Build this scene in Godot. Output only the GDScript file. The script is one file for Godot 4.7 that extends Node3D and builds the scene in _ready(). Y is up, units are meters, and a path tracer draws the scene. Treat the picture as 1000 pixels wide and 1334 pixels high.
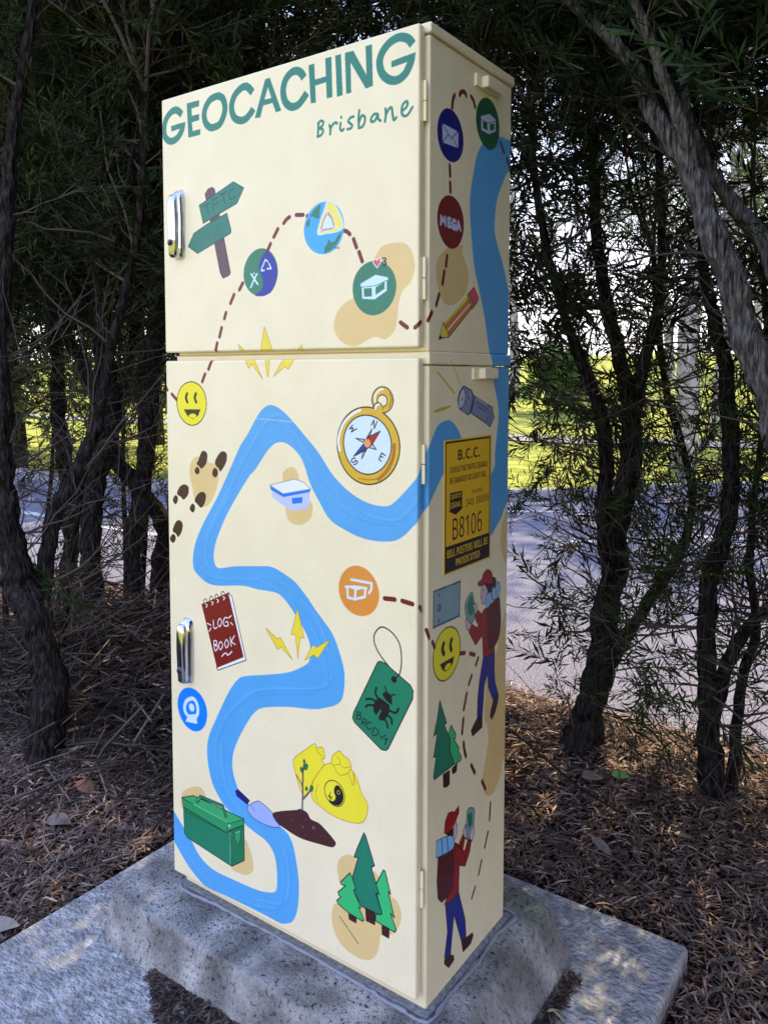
extends Node3D
# A painted traffic-signal cabinet on a concrete plinth, in front of a thicket of narrow-leaved trees, a road and a sunny park behind.

const CAB_W := 0.6636   # width of the doors
const CAB_D := 0.3110   # depth of the cabinet
const CAB_H := 1.75     # height above the plinth
const DOOR_TOP := 1.7428
const DOOR_Z := 0.0217
const SLAB_Y := -0.10
var rng := RandomNumberGenerator.new()
var nz := FastNoiseLite.new()
var used := {}
var M := {}
var tex_count := 0

# stems of the trees: x, y, z, radius of each joint
const TREES := {
	"tree_a": [[-0.228,-0.176,-1.347,0.0650,-0.211,0.011,-1.373,0.0494,-0.186,0.180,-1.405,0.0468,-0.181,0.444,-1.466,0.0394,-0.171,0.649,-1.526,0.0372,-0.164,0.867,-1.597,0.0351,-0.180,1.060,-1.626,0.0299,-0.227,1.207,-1.641,0.0247,-0.270,1.404,-1.626,0.0220,-0.293,1.664,-1.569,0.0189,-0.283,2.009,-1.480,0.0156,-0.300,2.327,-1.371,0.0100],
		[-0.186,0.193,-1.405,0.0390,-0.179,0.400,-1.427,0.0260,-0.182,0.640,-1.407,0.0231,-0.189,0.957,-1.402,0.0230,-0.231,1.114,-1.385,0.0204,-0.282,1.249,-1.360,0.0179,-0.335,1.433,-1.337,0.0153,-0.366,1.652,-1.271,0.0125,-0.366,1.969,-1.173,0.0096],
		[-0.182,0.141,-1.404,0.0234,-0.127,0.280,-1.515,0.0212,-0.069,0.412,-1.628,0.0189,-0.013,0.544,-1.740,0.0165,-0.012,0.757,-1.819,0.0140,-0.101,1.039,-1.839,0.0128,-0.137,1.260,-1.831,0.0114,-0.158,1.598,-1.782,0.0084],
		[-0.168,0.964,-1.602,0.0243,-0.154,1.180,-1.690,0.0220,-0.137,1.409,-1.782,0.0168,-0.151,1.748,-1.860,0.0142,-0.195,2.173,-1.862,0.0114]],
	"tree_b": [[0.198,-0.173,-1.299,0.0349,0.182,0.165,-1.314,0.0279,0.164,0.374,-1.318,0.0256,0.170,0.578,-1.363,0.0258,0.196,0.691,-1.415,0.0260,0.197,0.901,-1.456,0.0238,0.169,1.158,-1.482,0.0216,0.127,1.331,-1.466,0.0192,0.102,1.532,-1.427,0.0142,0.122,1.826,-1.403,0.0116],
		[0.196,0.121,-1.321,0.0209,0.217,0.277,-1.409,0.0190,0.265,0.385,-1.513,0.0169,0.328,0.488,-1.627,0.0148,0.351,0.751,-1.725,0.0126,0.316,1.128,-1.730,0.0101]],
	"tree_b2": [[0.242,-0.194,-1.353,0.0187,0.248,0.054,-1.376,0.0164,0.250,0.230,-1.429,0.0142,0.272,0.356,-1.516,0.0133,0.236,0.537,-1.565,0.0123,0.235,0.827,-1.649,0.0101,0.252,1.178,-1.689,0.0101,0.218,1.555,-1.694,0.0076]],
	"tree_c": [[0.554,-0.165,-0.999,0.0488,0.515,0.169,-1.059,0.0448,0.470,0.633,-1.064,0.0422,0.401,0.980,-1.043,0.0395,0.334,1.194,-1.049,0.0374,0.285,1.341,-1.051,0.0351,0.221,1.521,-1.032,0.0326,0.162,1.677,-1.028,0.0288,0.080,1.834,-1.006,0.0235,-0.005,2.010,-0.985,0.0182,-0.131,2.155,-0.944,0.0127,-0.276,2.344,-0.918,0.0101],
		[0.170,1.661,-1.031,0.0219,0.147,1.801,-0.978,0.0175,0.112,1.927,-0.914,0.0145,0.076,2.036,-0.872,0.0117,0.024,2.191,-0.811,0.0090],
		[0.440,1.092,-1.263,0.0227,0.314,1.494,-1.267,0.0217,0.228,1.632,-1.279,0.0193,0.143,1.774,-1.230,0.0148,0.105,1.941,-1.155,0.0116,0.078,2.196,-1.156,0.0087]],
	"tree_d": [[-1.632,-0.180,-0.249,0.0604,-1.632,0.109,-0.271,0.0503,-1.676,0.347,-0.259,0.0478,-1.741,0.455,-0.247,0.0482,-1.795,0.615,-0.245,0.0409,-1.832,0.843,-0.249,0.0359,-1.853,1.125,-0.257,0.0308,-1.854,1.586,-0.293,0.0256,-1.846,1.918,-0.325,0.0205,-1.772,2.205,-0.338,0.0151,-1.749,2.482,-0.376,0.0126],
		[-1.627,0.121,-0.276,0.0277,-1.687,0.280,-0.308,0.0256,-1.748,0.446,-0.339,0.0261,-1.764,0.674,-0.395,0.0265,-1.746,0.804,-0.467,0.0242,-1.722,0.923,-0.518,0.0217,-1.720,1.044,-0.553,0.0191,-1.688,1.314,-0.597,0.0164,-1.618,1.664,-0.650,0.0136,-1.530,2.116,-0.625,0.0105]],
	"tree_e": [[-2.323,-0.174,-0.934,0.0585,-2.346,0.084,-0.938,0.0482,-2.376,0.427,-0.944,0.0447,-2.388,0.578,-0.972,0.0450,-2.371,0.784,-1.024,0.0453,-2.364,0.905,-1.051,0.0454,-2.377,1.096,-1.057,0.0419,-2.403,1.305,-1.056,0.0419,-2.427,1.636,-1.065,0.0384,-2.435,1.789,-1.071,0.0349,-2.547,2.103,-1.017,0.0279,-2.600,2.454,-0.946,0.0207,-2.656,2.831,-0.936,0.0172],
		[-2.419,1.671,-1.073,0.0314,-2.316,2.007,-1.111,0.0275,-2.230,2.334,-1.136,0.0204,-2.135,2.718,-1.172,0.0167]],
	"tree_f": [[-2.236,-0.171,-1.066,0.0455,-2.253,0.136,-1.078,0.0385,-2.261,0.415,-1.095,0.0385,-2.283,0.582,-1.154,0.0390,-2.269,0.830,-1.183,0.0390,-2.270,1.148,-1.208,0.0390,-2.253,1.467,-1.245,0.0390,-2.209,1.986,-1.255,0.0315,-2.212,2.526,-1.234,0.0241,-2.232,2.948,-1.192,0.0170]],
	"tree_g": [[-2.337,-0.283,-1.284,0.0485,-2.354,-0.007,-1.294,0.0411,-2.354,0.235,-1.313,0.0411,-2.345,0.403,-1.333,0.0411,-2.491,0.597,-1.306,0.0378,-2.653,0.784,-1.268,0.0345,-2.790,1.109,-1.258,0.0310,-3.045,1.578,-1.177,0.0275,-3.163,2.166,-1.139,0.0196]],
	"tree_h": [[-3.134,-0.171,-1.309,0.0545,-3.134,0.185,-1.337,0.0419,-3.173,0.603,-1.342,0.0419,-3.210,0.937,-1.342,0.0377,-3.255,1.397,-1.347,0.0335,-3.378,1.940,-1.303,0.0293,-3.441,2.693,-1.317,0.0210],
		[-3.144,0.268,-1.336,0.0293,-3.116,0.676,-1.510,0.0257,-3.017,1.018,-1.607,0.0257,-2.967,1.531,-1.684,0.0214]],
	"leafy_branch": [[0.568,1.458,-0.279,0.0036,0.514,1.539,-0.185,0.0035,0.480,1.578,-0.103,0.0033,0.440,1.616,-0.041,0.0022,0.396,1.656,0.012,0.0011]],
}

func _ready():
	rng.seed = 7
	nz.seed = 3
	nz.frequency = 1.0
	set_camera_and_light()
	make_materials()
	make_ground()
	make_slab()
	make_cabinet()
	make_trees()
	make_background()
	make_litter()

# ------------------------------------------------------------------ camera, sky, sun, exposure
func set_camera_and_light():
	var cam := Camera3D.new()
	cam.name = "camera"
	cam.projection = Camera3D.PROJECTION_FRUSTUM
	cam.near = 0.05
	cam.far = 600.0
	cam.keep_aspect = Camera3D.KEEP_HEIGHT
	cam.size = 2.0 * 0.05 * 667.0 / 1032.37
	cam.frustum_offset = Vector2(-0.75 / 1032.37 * 0.05, (554.2 - 667.0) / 1032.37 * 0.05)
	cam.position = Vector3(0.7295, 1.1579, 1.1647)
	cam.rotation = Vector3(-0.0644, 0.6150, 0.0011)
	add_child(cam)
	cam.current = true
	var sky := ProceduralSkyMaterial.new()
	sky.sky_top_color = Color(0.56, 0.66, 0.90)
	sky.sky_horizon_color = Color(0.97, 0.945, 0.925)
	sky.sky_curve = 0.22
	sky.sky_energy_multiplier = 1.15
	sky.ground_bottom_color = Color(0.25, 0.24, 0.22)
	sky.ground_horizon_color = Color(0.55, 0.56, 0.52)
	sky.sun_angle_max = 40.0
	sky.sun_curve = 0.12
	var env := Environment.new()
	env.background_mode = Environment.BG_SKY
	env.sky = Sky.new()
	env.sky.sky_material = sky
	env.tonemap_mode = Environment.TONE_MAPPER_LINEAR
	env.tonemap_exposure = 2.48
	env.sdfgi_enabled = true
	env.ssao_enabled = true
	env.ssil_enabled = true
	var we := WorldEnvironment.new()
	we.name = "world_environment"
	we.environment = env
	add_child(we)
	var sun := DirectionalLight3D.new()
	sun.name = "sun"
	sun.light_energy = 1.5
	sun.light_color = Color(1.0, 0.93, 0.80)
	sun.light_angular_distance = 0.55
	sun.shadow_enabled = true
	add_child(sun)
	sun.look_at_from_position(Vector3(-0.10, 1.05, -0.86) * 50.0, Vector3.ZERO)

# ------------------------------------------------------------------ helpers
func numbered(n: String) -> String:
	if not used.has(n):
		used[n] = 0
		return n
	used[n] += 1
	return "%s_%03d" % [n, used[n]]

func tag(o: Node, label := "", category := "", group := "", kind := ""):
	if label: o.set_meta("label", label)
	if category: o.set_meta("category", category)
	if group: o.set_meta("group", group)
	if kind: o.set_meta("kind", kind)
	return o

func thing(called: String, label: String, category: String, at := Vector3.ZERO, group := "") -> Node3D:
	var o := Node3D.new()
	o.name = numbered(called)
	o.position = at
	add_child(o)
	tag(o, label, category, group)
	return o

func obj(called: String, mesh: Mesh, mat, parent: Node = null) -> MeshInstance3D:
	var o := MeshInstance3D.new()
	o.mesh = mesh
	if mat is Array:
		for i in mat.size():
			o.mesh.surface_set_material(i, mat[i])
	elif mat:
		o.material_override = mat
	if parent == null:
		o.name = numbered(called)
		add_child(o)
	else:
		o.name = called
		parent.add_child(o, true)
	return o

func stool() -> SurfaceTool:
	var st := SurfaceTool.new()
	st.begin(Mesh.PRIMITIVE_TRIANGLES)
	return st

func noise_tex(freq: float, lo: Color, hi: Color, w := 512, h := 512, oct := 4, seed_ := 1, kind := FastNoiseLite.TYPE_SIMPLEX_SMOOTH, reach := 0.30) -> NoiseTexture2D:
	var n := FastNoiseLite.new()
	n.noise_type = kind
	n.seed = seed_
	n.frequency = freq
	n.fractal_octaves = oct
	var t := NoiseTexture2D.new()
	t.width = w
	t.height = h
	t.seamless = true
	t.noise = n
	var g := Gradient.new()
	g.offsets = PackedFloat32Array([0.5 - reach, 0.5, 0.5 + reach])
	g.colors = PackedColorArray([lo, lo.lerp(hi, 0.5), hi])
	t.color_ramp = g
	return t

func height_tex(freq: float, w := 512, h := 512, oct := 5, seed_ := 1, kind := FastNoiseLite.TYPE_SIMPLEX_SMOOTH) -> NoiseTexture2D:
	return noise_tex(freq, Color.BLACK, Color.WHITE, w, h, oct, seed_, kind)

func flat_mat(c: Color, rough := 0.6, metal := 0.0) -> StandardMaterial3D:
	var m := StandardMaterial3D.new()
	m.albedo_color = c
	m.roughness = rough
	m.metallic = metal
	return m

func tri_mat(t: Texture2D, scale: float, rough := 0.9, h: Texture2D = null, hs := 0.0, yscale := 1.0) -> StandardMaterial3D:
	var m := StandardMaterial3D.new()
	m.albedo_texture = t
	m.roughness = rough
	m.uv1_triplanar = true
	m.uv1_world_triplanar = true
	m.uv1_scale = Vector3(scale, scale * yscale, scale)
	m.metallic_specular = 0.2
	if h:
		m.heightmap_enabled = true
		m.heightmap_texture = h
		m.heightmap_scale = hs
	return m

func make_materials():
	M.cream = flat_mat(C.cream, 0.34)
	M.cream.metallic_specular = 0.5
	M.dark = flat_mat(Color(0.05, 0.05, 0.055), 0.7)
	M.chrome = flat_mat(Color(0.80, 0.81, 0.83), 0.13, 1.0)
	M.bark = tri_mat(noise_tex(0.03, Color(0.055, 0.045, 0.042), Color(0.27, 0.245, 0.235), 512, 512, 6, 11), 5.0, 0.95, height_tex(0.02, 512, 512, 5, 12, FastNoiseLite.TYPE_PERLIN), 2.2, 0.22)
	M.bark_pale = tri_mat(noise_tex(0.03, Color(0.19, 0.18, 0.175), Color(0.66, 0.64, 0.63), 512, 512, 6, 13, FastNoiseLite.TYPE_SIMPLEX_SMOOTH, 0.38), 5.0, 0.95, height_tex(0.02, 512, 512, 5, 14, FastNoiseLite.TYPE_PERLIN), 2.2, 0.22)
	M.gum = tri_mat(noise_tex(0.02, Color(0.50, 0.47, 0.44), Color(0.76, 0.73, 0.70), 256, 256, 4, 15), 1.0, 0.85, null, 0.0, 0.4)
	M.twig = flat_mat(Color(0.33, 0.295, 0.28), 0.9)
	M.twig.metallic_specular = 0.15
	M.leaf = leaf_mat(Color(0.12, 0.18, 0.09).linear_to_srgb())
	M.leaf_far = leaf_mat(Color(0.16, 0.22, 0.09).linear_to_srgb())
	M.leaf_gum = leaf_mat(Color(0.20, 0.24, 0.15).linear_to_srgb())

func leaf_mat(c: Color) -> StandardMaterial3D:
	var m := flat_mat(Color.WHITE, 0.55)
	m.metallic_specular = 0.2
	m.vertex_color_use_as_albedo = true
	m.backlight_enabled = true
	m.backlight = Color(0.34, 0.42, 0.10)
	m.albedo_color = Color(1, 1, 1)
	m.cull_mode = BaseMaterial3D.CULL_DISABLED
	return m

func catmull(p: Array, closed: bool, n := 6) -> Array:
	var o := []
	var k := p.size()
	var last := k if closed else k - 1
	for i in last:
		var a = p[(i - 1 + k) % k] if closed or i > 0 else p[i]
		var b = p[i]
		var c = p[(i + 1) % k]
		var d = p[(i + 2) % k] if closed or i + 2 < k else c
		for j in n:
			var t := float(j) / n
			o.append(0.5 * (2.0 * b + (c - a) * t + (2.0 * a - 5.0 * b + 4.0 * c - d) * t * t + (3.0 * b - a - 3.0 * c + d) * t * t * t))
	if not closed:
		o.append(p[k - 1])
	return o

# a tapered tube through points (Vector3) with radii; wob roughens it
func tube(st: SurfaceTool, pts: Array, radii: Array, sides := 8, wob := 0.0, cap := true):
	var rings := []
	var up := Vector3(0.31, 0.2, 0.93)
	for i in pts.size():
		var d: Vector3 = (pts[mini(i + 1, pts.size() - 1)] - pts[maxi(i - 1, 0)])
		if d.length() < 1e-6: d = Vector3.UP
		d = d.normalized()
		if absf(d.dot(up)) > 0.95: up = Vector3(0.9, 0.3, -0.3)
		var u := d.cross(up).normalized()
		var v := d.cross(u)
		var ring := []
		for s in sides:
			var a := TAU * s / sides
			var dir := u * cos(a) + v * sin(a)
			var r: float = radii[i]
			if wob > 0.0:
				var q: Vector3 = pts[i] + dir * r
				r *= 1.0 + wob * nz.get_noise_3d(q.x * 14.0 + dir.x * 2.5, q.y * 5.0, q.z * 14.0 + dir.z * 2.5)
			ring.append([pts[i] + dir * r, dir])
		rings.append(ring)
	for i in pts.size() - 1:
		for s in sides:
			var t := (s + 1) % sides
			quad(st, rings[i][s], rings[i + 1][s], rings[i + 1][t], rings[i][t])
	if cap:
		for e in [0, pts.size() - 1]:
			var ring = rings[e]
			for s in range(1, sides - 1):
				var l = [ring[0], ring[s + 1], ring[s]]
				if e == 0: l = [ring[0], ring[s], ring[s + 1]]
				for q in l:
					st.set_normal(q[1]); st.add_vertex(q[0])

func quad(st: SurfaceTool, a, b, c, d):
	for q in [a, b, c, a, c, d]:
		st.set_normal(q[1])
		st.add_vertex(q[0])

# box with rounded edges (n steps); uv from a callable(position, normal) -> Vector2
func rbox(st: SurfaceTool, lo: Vector3, hi: Vector3, r: float, n := 3, uvf = null):
	var e := []
	var coords := []
	for ax in 3:
		var l := []
		for i in n + 1: l.append([-1.0, float(i) / n])
		for i in n + 1: l.append([1.0, float(n - i) / n])
		coords.append(l)
	var k := 2 * (n + 1)
	var mid := (lo + hi) * 0.5
	for ax in 3:
		var bx := (ax + 1) % 3
		var cx := (ax + 2) % 3
		for sgn in [-1.0, 1.0]:
			var grid := []
			for i in k:
				var row := []
				for j in k:
					var nd := Vector3.ZERO
					nd[ax] = sgn
					var ci = coords[bx][i]
					var cj = coords[cx][j]
					nd[bx] = ci[0] * tan((1.0 - ci[1]) * PI / 4.0)
					nd[cx] = cj[0] * tan((1.0 - cj[1]) * PI / 4.0)
					nd = nd.normalized()
					var p := Vector3.ZERO
					p[ax] = (hi[ax] if sgn > 0 else lo[ax]) - sgn * r
					p[bx] = (hi[bx] - r) if ci[0] > 0 else (lo[bx] + r)
					p[cx] = (hi[cx] - r) if cj[0] > 0 else (lo[cx] + r)
					row.append([p + nd * r, nd])
				grid.append(row)
			for i in k - 1:
				for j in k - 1:
					var q = [grid[i][j], grid[i + 1][j], grid[i + 1][j + 1], grid[i][j + 1]]
					if sgn > 0: q = [q[3], q[2], q[1], q[0]]
					for v in [q[0], q[1], q[2], q[0], q[2], q[3]]:
						if uvf: st.set_uv(uvf.call(v[0], v[1]))
						st.set_normal(v[1])
						st.add_vertex(v[0])

func box_mesh(lo: Vector3, hi: Vector3, r := 0.002, n := 2) -> ArrayMesh:
	var st := stool()
	rbox(st, lo, hi, r, n)
	return st.commit()

# ------------------------------------------------------------------ paint: pictures for the doors, the side and the notice
const C := {
	cream = Color(0.930, 0.875, 0.722), teal = Color(0.05, 0.46, 0.38), river = Color(0.32, 0.63, 0.85), river2 = Color(0.355, 0.655, 0.865), river3 = Color(0.295, 0.605, 0.83), grime = Color(0.83, 0.765, 0.62), scuff = Color(0.95, 0.90, 0.75), scuff2 = Color(0.86, 0.80, 0.63), post = Color(0.36, 0.25, 0.29), ink = Color(0.06, 0.055, 0.06),
	faded = Color(0.10, 0.36, 0.32), leafteal = Color(0.14, 0.47, 0.36), royal = Color(0.08, 0.18, 0.58), pale = Color(0.80, 0.90, 0.93), maroon = Color(0.40, 0.09, 0.10),
	sky = Color(0.22, 0.64, 0.90), lemon = Color(0.92, 0.87, 0.42), rose = Color(0.82, 0.55, 0.47), tan = Color(0.87, 0.75, 0.50), white = Color(0.90, 0.91, 0.90),
	pink = Color(0.86, 0.29, 0.42), yellow = Color(0.93, 0.87, 0.10), bolt = Color(0.92, 0.83, 0.22), gold2 = Color(0.66, 0.48, 0.12), gold = Color(0.84, 0.67, 0.18),
	gold3 = Color(0.68, 0.42, 0.11), ice = Color(0.82, 0.89, 0.94), lilac = Color(0.74, 0.77, 0.88), red = Color(0.66, 0.08, 0.09), orange2 = Color(0.90, 0.58, 0.33),
	brown = Color(0.24, 0.09, 0.09), royal2 = Color(0.05, 0.44, 0.84), maroon2 = Color(0.47, 0.08, 0.07), grey = Color(0.35, 0.36, 0.38), azure = Color(0.02, 0.50, 0.95),
	orange = Color(0.86, 0.55, 0.22), green2 = Color(0.09, 0.48, 0.34), green3 = Color(0.07, 0.45, 0.28), green = Color(0.14, 0.58, 0.34), green4 = Color(0.20, 0.64, 0.38),
	mint = Color(0.55, 0.85, 0.70), periwinkle = Color(0.62, 0.69, 0.92), navy = Color(0.06, 0.07, 0.46), bag = Color(0.93, 0.87, 0.18), soil = Color(0.26, 0.10, 0.10),
	stone = Color(0.48, 0.30, 0.36), twig = Color(0.40, 0.33, 0.38), firlight = Color(0.21, 0.72, 0.42), firdark = Color(0.10, 0.48, 0.36), brick = Color(0.58, 0.07, 0.08),
	wine = Color(0.33, 0.05, 0.09), skin = Color(0.83, 0.70, 0.75), hair = Color(0.20, 0.06, 0.07), red2 = Color(0.64, 0.06, 0.07), baby = Color(0.53, 0.75, 0.93),
	jean = Color(0.08, 0.12, 0.52), steel = Color(0.50, 0.55, 0.68), steel2 = Color(0.50, 0.62, 0.65), slate = Color(0.23, 0.28, 0.40), tealdark = Color(0.14, 0.30, 0.34),
	olive = Color(0.62, 0.54, 0.18), orange3 = Color(0.82, 0.48, 0.22), straw = Color(0.88, 0.80, 0.26), ray = Color(0.76, 0.70, 0.14), pine = Color(0.07, 0.35, 0.21),
	notice = Color(0.90, 0.70, 0.06), black = Color(0.045, 0.045, 0.05),
}
var canvas: Image
var px := 2.0          # canvas pixels per millimetre
var margin := 30.0     # millimetres painted beyond the face's edge

func open_canvas(w_mm: float, h_mm: float, k: float, marg: float, base: Color):
	px = k
	margin = marg
	canvas = Image.create(int(round(w_mm * k)), int(round(h_mm * k)), false, Image.FORMAT_RGB8)
	canvas.fill(base)

func close_canvas() -> ImageTexture:
	canvas.resize(canvas.get_width() / 2, canvas.get_height() / 2, Image.INTERPOLATE_BILINEAR)
	return ImageTexture.create_from_image(canvas)

func points(a: Array) -> PackedVector2Array:
	var p := PackedVector2Array()
	for i in range(0, a.size(), 2):
		p.append(Vector2((a[i] * 0.1 + margin) * px, a[i + 1] * 0.1 * px))
	return p

func smooth2(p: PackedVector2Array, closed: bool) -> PackedVector2Array:
	if p.size() < 3: return p
	return PackedVector2Array(catmull(Array(p), closed, 7))

func raster(polys: Array, c: Color):
	var y0 := 1e9
	var y1 := -1e9
	for p in polys:
		for v in p:
			y0 = minf(y0, v.y)
			y1 = maxf(y1, v.y)
	var ya := maxi(0, int(floor(y0)))
	var yb := mini(canvas.get_height() - 1, int(ceil(y1)))
	if yb < ya: return
	var rows := []
	rows.resize(yb - ya + 1)
	for i in rows.size(): rows[i] = []
	for p in polys:
		var n: int = p.size()
		for i in n:
			var a: Vector2 = p[i]
			var b: Vector2 = p[(i + 1) % n]
			if a.y == b.y: continue
			if a.y > b.y:
				var t := a
				a = b
				b = t
			var s := (b.x - a.x) / (b.y - a.y)
			var f := maxi(ya, int(ceil(a.y - 0.5)))
			var l := mini(yb, int(ceil(b.y - 0.5)) - 1)
			for y in range(f, l + 1):
				rows[y - ya].append(a.x + (y + 0.5 - a.y) * s)
	for i in rows.size():
		var r: Array = rows[i]
		if r.size() > 2: r.sort()
		elif r.size() == 2 and r[0] > r[1]: r.reverse()
		for k in range(0, r.size() - 1, 2):
			var xa := int(round(r[k]))
			var xb := int(round(r[k + 1]))
			if xb > xa: canvas.fill_rect(Rect2i(xa, ya + i, xb - xa, 1), c)

func fill(c: Color, a: Array, sm := 0, oc = null, w := 0.0):
	var p := points(a)
	if sm: p = smooth2(p, true)
	raster([p], c)
	if oc != null: stroke(oc, w, p, true, false)

func stroke(c: Color, w: float, p: PackedVector2Array, closed: bool, butt: bool):
	var e := Geometry2D.END_JOINED if closed else (Geometry2D.END_BUTT if butt else Geometry2D.END_ROUND)
	for q in [Geometry2D.offset_polyline(p, w * 0.5 * px, Geometry2D.JOIN_ROUND, e)]:
		raster(q, c)

func line(c: Color, w: float, a: Array, sm := 0, closed := 0, butt := 0):
	var p := points(a)
	if sm: p = smooth2(p, closed == 1)
	stroke(c, w, p, closed == 1, butt == 1)

func disc(c: Color, x: float, y: float, r: float, oc = null, w := 0.0):
	var p := PackedVector2Array()
	for i in 72:
		var a := TAU * i / 72
		var rr := r * 0.1 * (1.0 + 0.008 * sin(a * 3.0 + x))
		p.append(Vector2((x * 0.1 + margin + rr * cos(a)) * px, (y * 0.1 + rr * sin(a)) * px))
	raster([p], c)
	if oc != null: stroke(oc, w, p, true, false)

# lettering: x, baseline y, height of capitals and width of the line, all in millimetres
func letters(s: String, c: Color, x: float, y: float, cap: float, width: float, bold := false, skew := 0.0):
	var f := SystemFont.new()
	f.font_names = PackedStringArray(["Droid Sans"])
	f.font_weight = 700 if bold else 400
	var t := TextMesh.new()
	t.font = f
	t.text = s
	t.font_size = 64
	t.pixel_size = 0.01
	t.depth = 0.0
	t.curve_step = 1.0
	t.horizontal_alignment = HORIZONTAL_ALIGNMENT_LEFT
	var arr := t.get_mesh_arrays()
	var v: PackedVector3Array = arr[Mesh.ARRAY_VERTEX]
	var idx: PackedInt32Array = arr[Mesh.ARRAY_INDEX] if arr[Mesh.ARRAY_INDEX] != null else PackedInt32Array(range(v.size()))
	var lo := Vector2(1e9, 1e9)
	var hi := Vector2(-1e9, -1e9)
	for q in v:
		lo = Vector2(minf(lo.x, q.x), minf(lo.y, q.y))
		hi = Vector2(maxf(hi.x, q.x), maxf(hi.y, q.y))
	var sx := width / (hi.x - lo.x)
	var sy := cap / (hi.y - lo.y)
	for i in range(0, idx.size(), 3):
		var tri := PackedVector2Array()
		for j in 3:
			var q := v[idx[i + j]]
			tri.append(Vector2((x + (q.x - lo.x) * sx + margin) * px, (y - (q.y - lo.y) * sy + (q.x - lo.x) * sx * skew) * px))
		raster([tri], c)

func paint_front_a():
	fill(C.river, [6807,7315,6544,7625,6347,7842,6078,8097,5913,8186,5643,8193,5368,8135,5051,7994,4690,7730,4339,7327,4036,7051,3590,6670,3310,6499,3065,6460,2813,6618,2488,7046,2267,7307,2017,7716,1596,8390,1139,9025,863,9523,795,9969,947,10165,1398,10313,2268,10193,2747,10197,3211,10185,3415,10259,3616,10425,3814,10634,3990,10844,4106,11094,4084,11371,3926,11527,3524,11739,2940,11917,2329,12086,2104,12219,1871,12503,1681,12815,1439,13246,1216,13679,1160,14088,1261,14573,1480,14899,1759,15107,2160,15235,2506,15333,2856,15409,3048,15537,3152,15727,3191,16087,3145,16398,2843,16533,2490,16588,1874,16623,1305,16631,891,16487,597,16204,308,15965,-89,15684,-312,16085,-1,16414,431,16798,781,17005,1077,17104,1679,17076,2304,17049,2837,17033,3245,17029,3456,16957,3623,16823,3740,16533,3782,16053,3727,15612,3596,15181,3349,14995,2776,14880,2246,14756,2082,14541,1945,14198,1965,13825,2153,13424,2405,13029,2584,12804,2846,12625,3517,12442,4176,12324,4484,12217,4747,12092,4896,11922,4948,11623,4934,11367,4817,11038,4641,10719,4265,10372,4034,10141,3761,9913,3541,9810,3133,9685,2710,9723,2051,9823,1592,9921,1464,9808,1459,9579,1581,9236,1934,8648,2475,7951,2693,7748,3013,7374,3262,7193,3545,7194,3840,7386,3994,7613,4126,7927,4334,8232,4613,8569,5049,8750,5367,8826,5678,8845,6047,8799,6276,8675,6468,8490,6563,8399,6842,8038], 1)
	line(C.river2, 5, [6608,7913,6128,8392,5368,8361,4744,8035], 1, 0, 0)
	line(C.river2, 5, [4186,7497,3628,6862,3145,6654,2570,7368], 1, 0, 0)
	line(C.river2, 5, [2009,8194,1253,9243,1194,9829,1637,10013], 1, 0, 0)
	line(C.river2, 5, [2858,9881,3779,10123,4264,10492,4546,11065], 1, 0, 0)
	line(C.river2, 5, [4637,11566,4256,11879,2612,12312,1934,12919], 1, 0, 0)
	line(C.river2, 5, [1573,13683,1676,14498,2130,14943,2795,15103], 1, 0, 0)
	line(C.river2, 5, [3387,15416,3506,16015,3313,16576,2554,16797], 1, 0, 0)
	line(C.river3, 4, [6063,8522,5298,8495,4670,8172,4109,7634], 1, 0, 0)
	line(C.river3, 4, [3547,7000,3061,6793,2482,7513,1917,8345], 1, 0, 0)
	line(C.river3, 4, [1155,9403,1095,9993,1541,10175,2771,10035], 1, 0, 0)
	line(C.river3, 4, [3698,10273,4186,10641,4469,11215,4562,11718], 1, 0, 0)
	line(C.river3, 4, [4177,12034,2523,12479,1839,13093,1475,13862], 1, 0, 0)
	line(C.river3, 4, [1579,14680,2036,15125,2705,15281,3301,15591], 1, 0, 0)
	line(C.river3, 4, [3421,16193,3227,16758,2462,16985,1299,16982], 1, 0, 0)
	line(C.river2, 3, [5245,8458,4614,8133,4052,7594,3487,6957], 1, 0, 0)
	line(C.river2, 3, [3000,6750,2417,7470,1850,8303,1084,9362], 1, 0, 0)
	line(C.river2, 3, [1024,9953,1472,10136,2707,9998,3638,10238], 1, 0, 0)
	line(C.river2, 3, [4128,10607,4413,11182,4505,11686,4119,12002], 1, 0, 0)
	line(C.river2, 3, [2457,12446,1770,13060,1404,13831,1508,14651], 1, 0, 0)
	line(C.river2, 3, [1968,15097,2640,15254,3239,15566,3359,16169], 1, 0, 0)
	line(C.river2, 3, [3163,16735,2395,16961,1226,16958,360,16519], 1, 0, 0)
	line(C.river3, 3, [6671,7947,6194,8426,5437,8396,4816,8072], 1, 0, 0)
	line(C.river3, 3, [4262,7536,3706,6904,3227,6697,2655,7410], 1, 0, 0)
	line(C.river3, 3, [2098,8234,1347,9281,1289,9866,1729,10049], 1, 0, 0)
	line(C.river3, 3, [2942,9915,3858,10156,4340,10523,4621,11094], 1, 0, 0)
	line(C.river3, 3, [4712,11594,4333,11906,2699,12340,2024,12946], 1, 0, 0)
	line(C.river3, 3, [1666,13708,1769,14520,2221,14964,2881,15123], 1, 0, 0)
	line(C.river3, 3, [3470,15434,3588,16032,3397,16592,2642,16812], 1, 0, 0)
	line(C.scuff, 0.7, [207,6727,2642,6731,4802,6816], 1, 0, 0)
	line(C.scuff2, 0.5, [229,2768,181,4731], 1, 0, 0)
	line(C.scuff2, 0.6, [2721,810,3023,1300], 1, 0, 0)
	line(C.scuff2, 0.6, [868,4756,1456,4715], 1, 0, 0)
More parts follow.
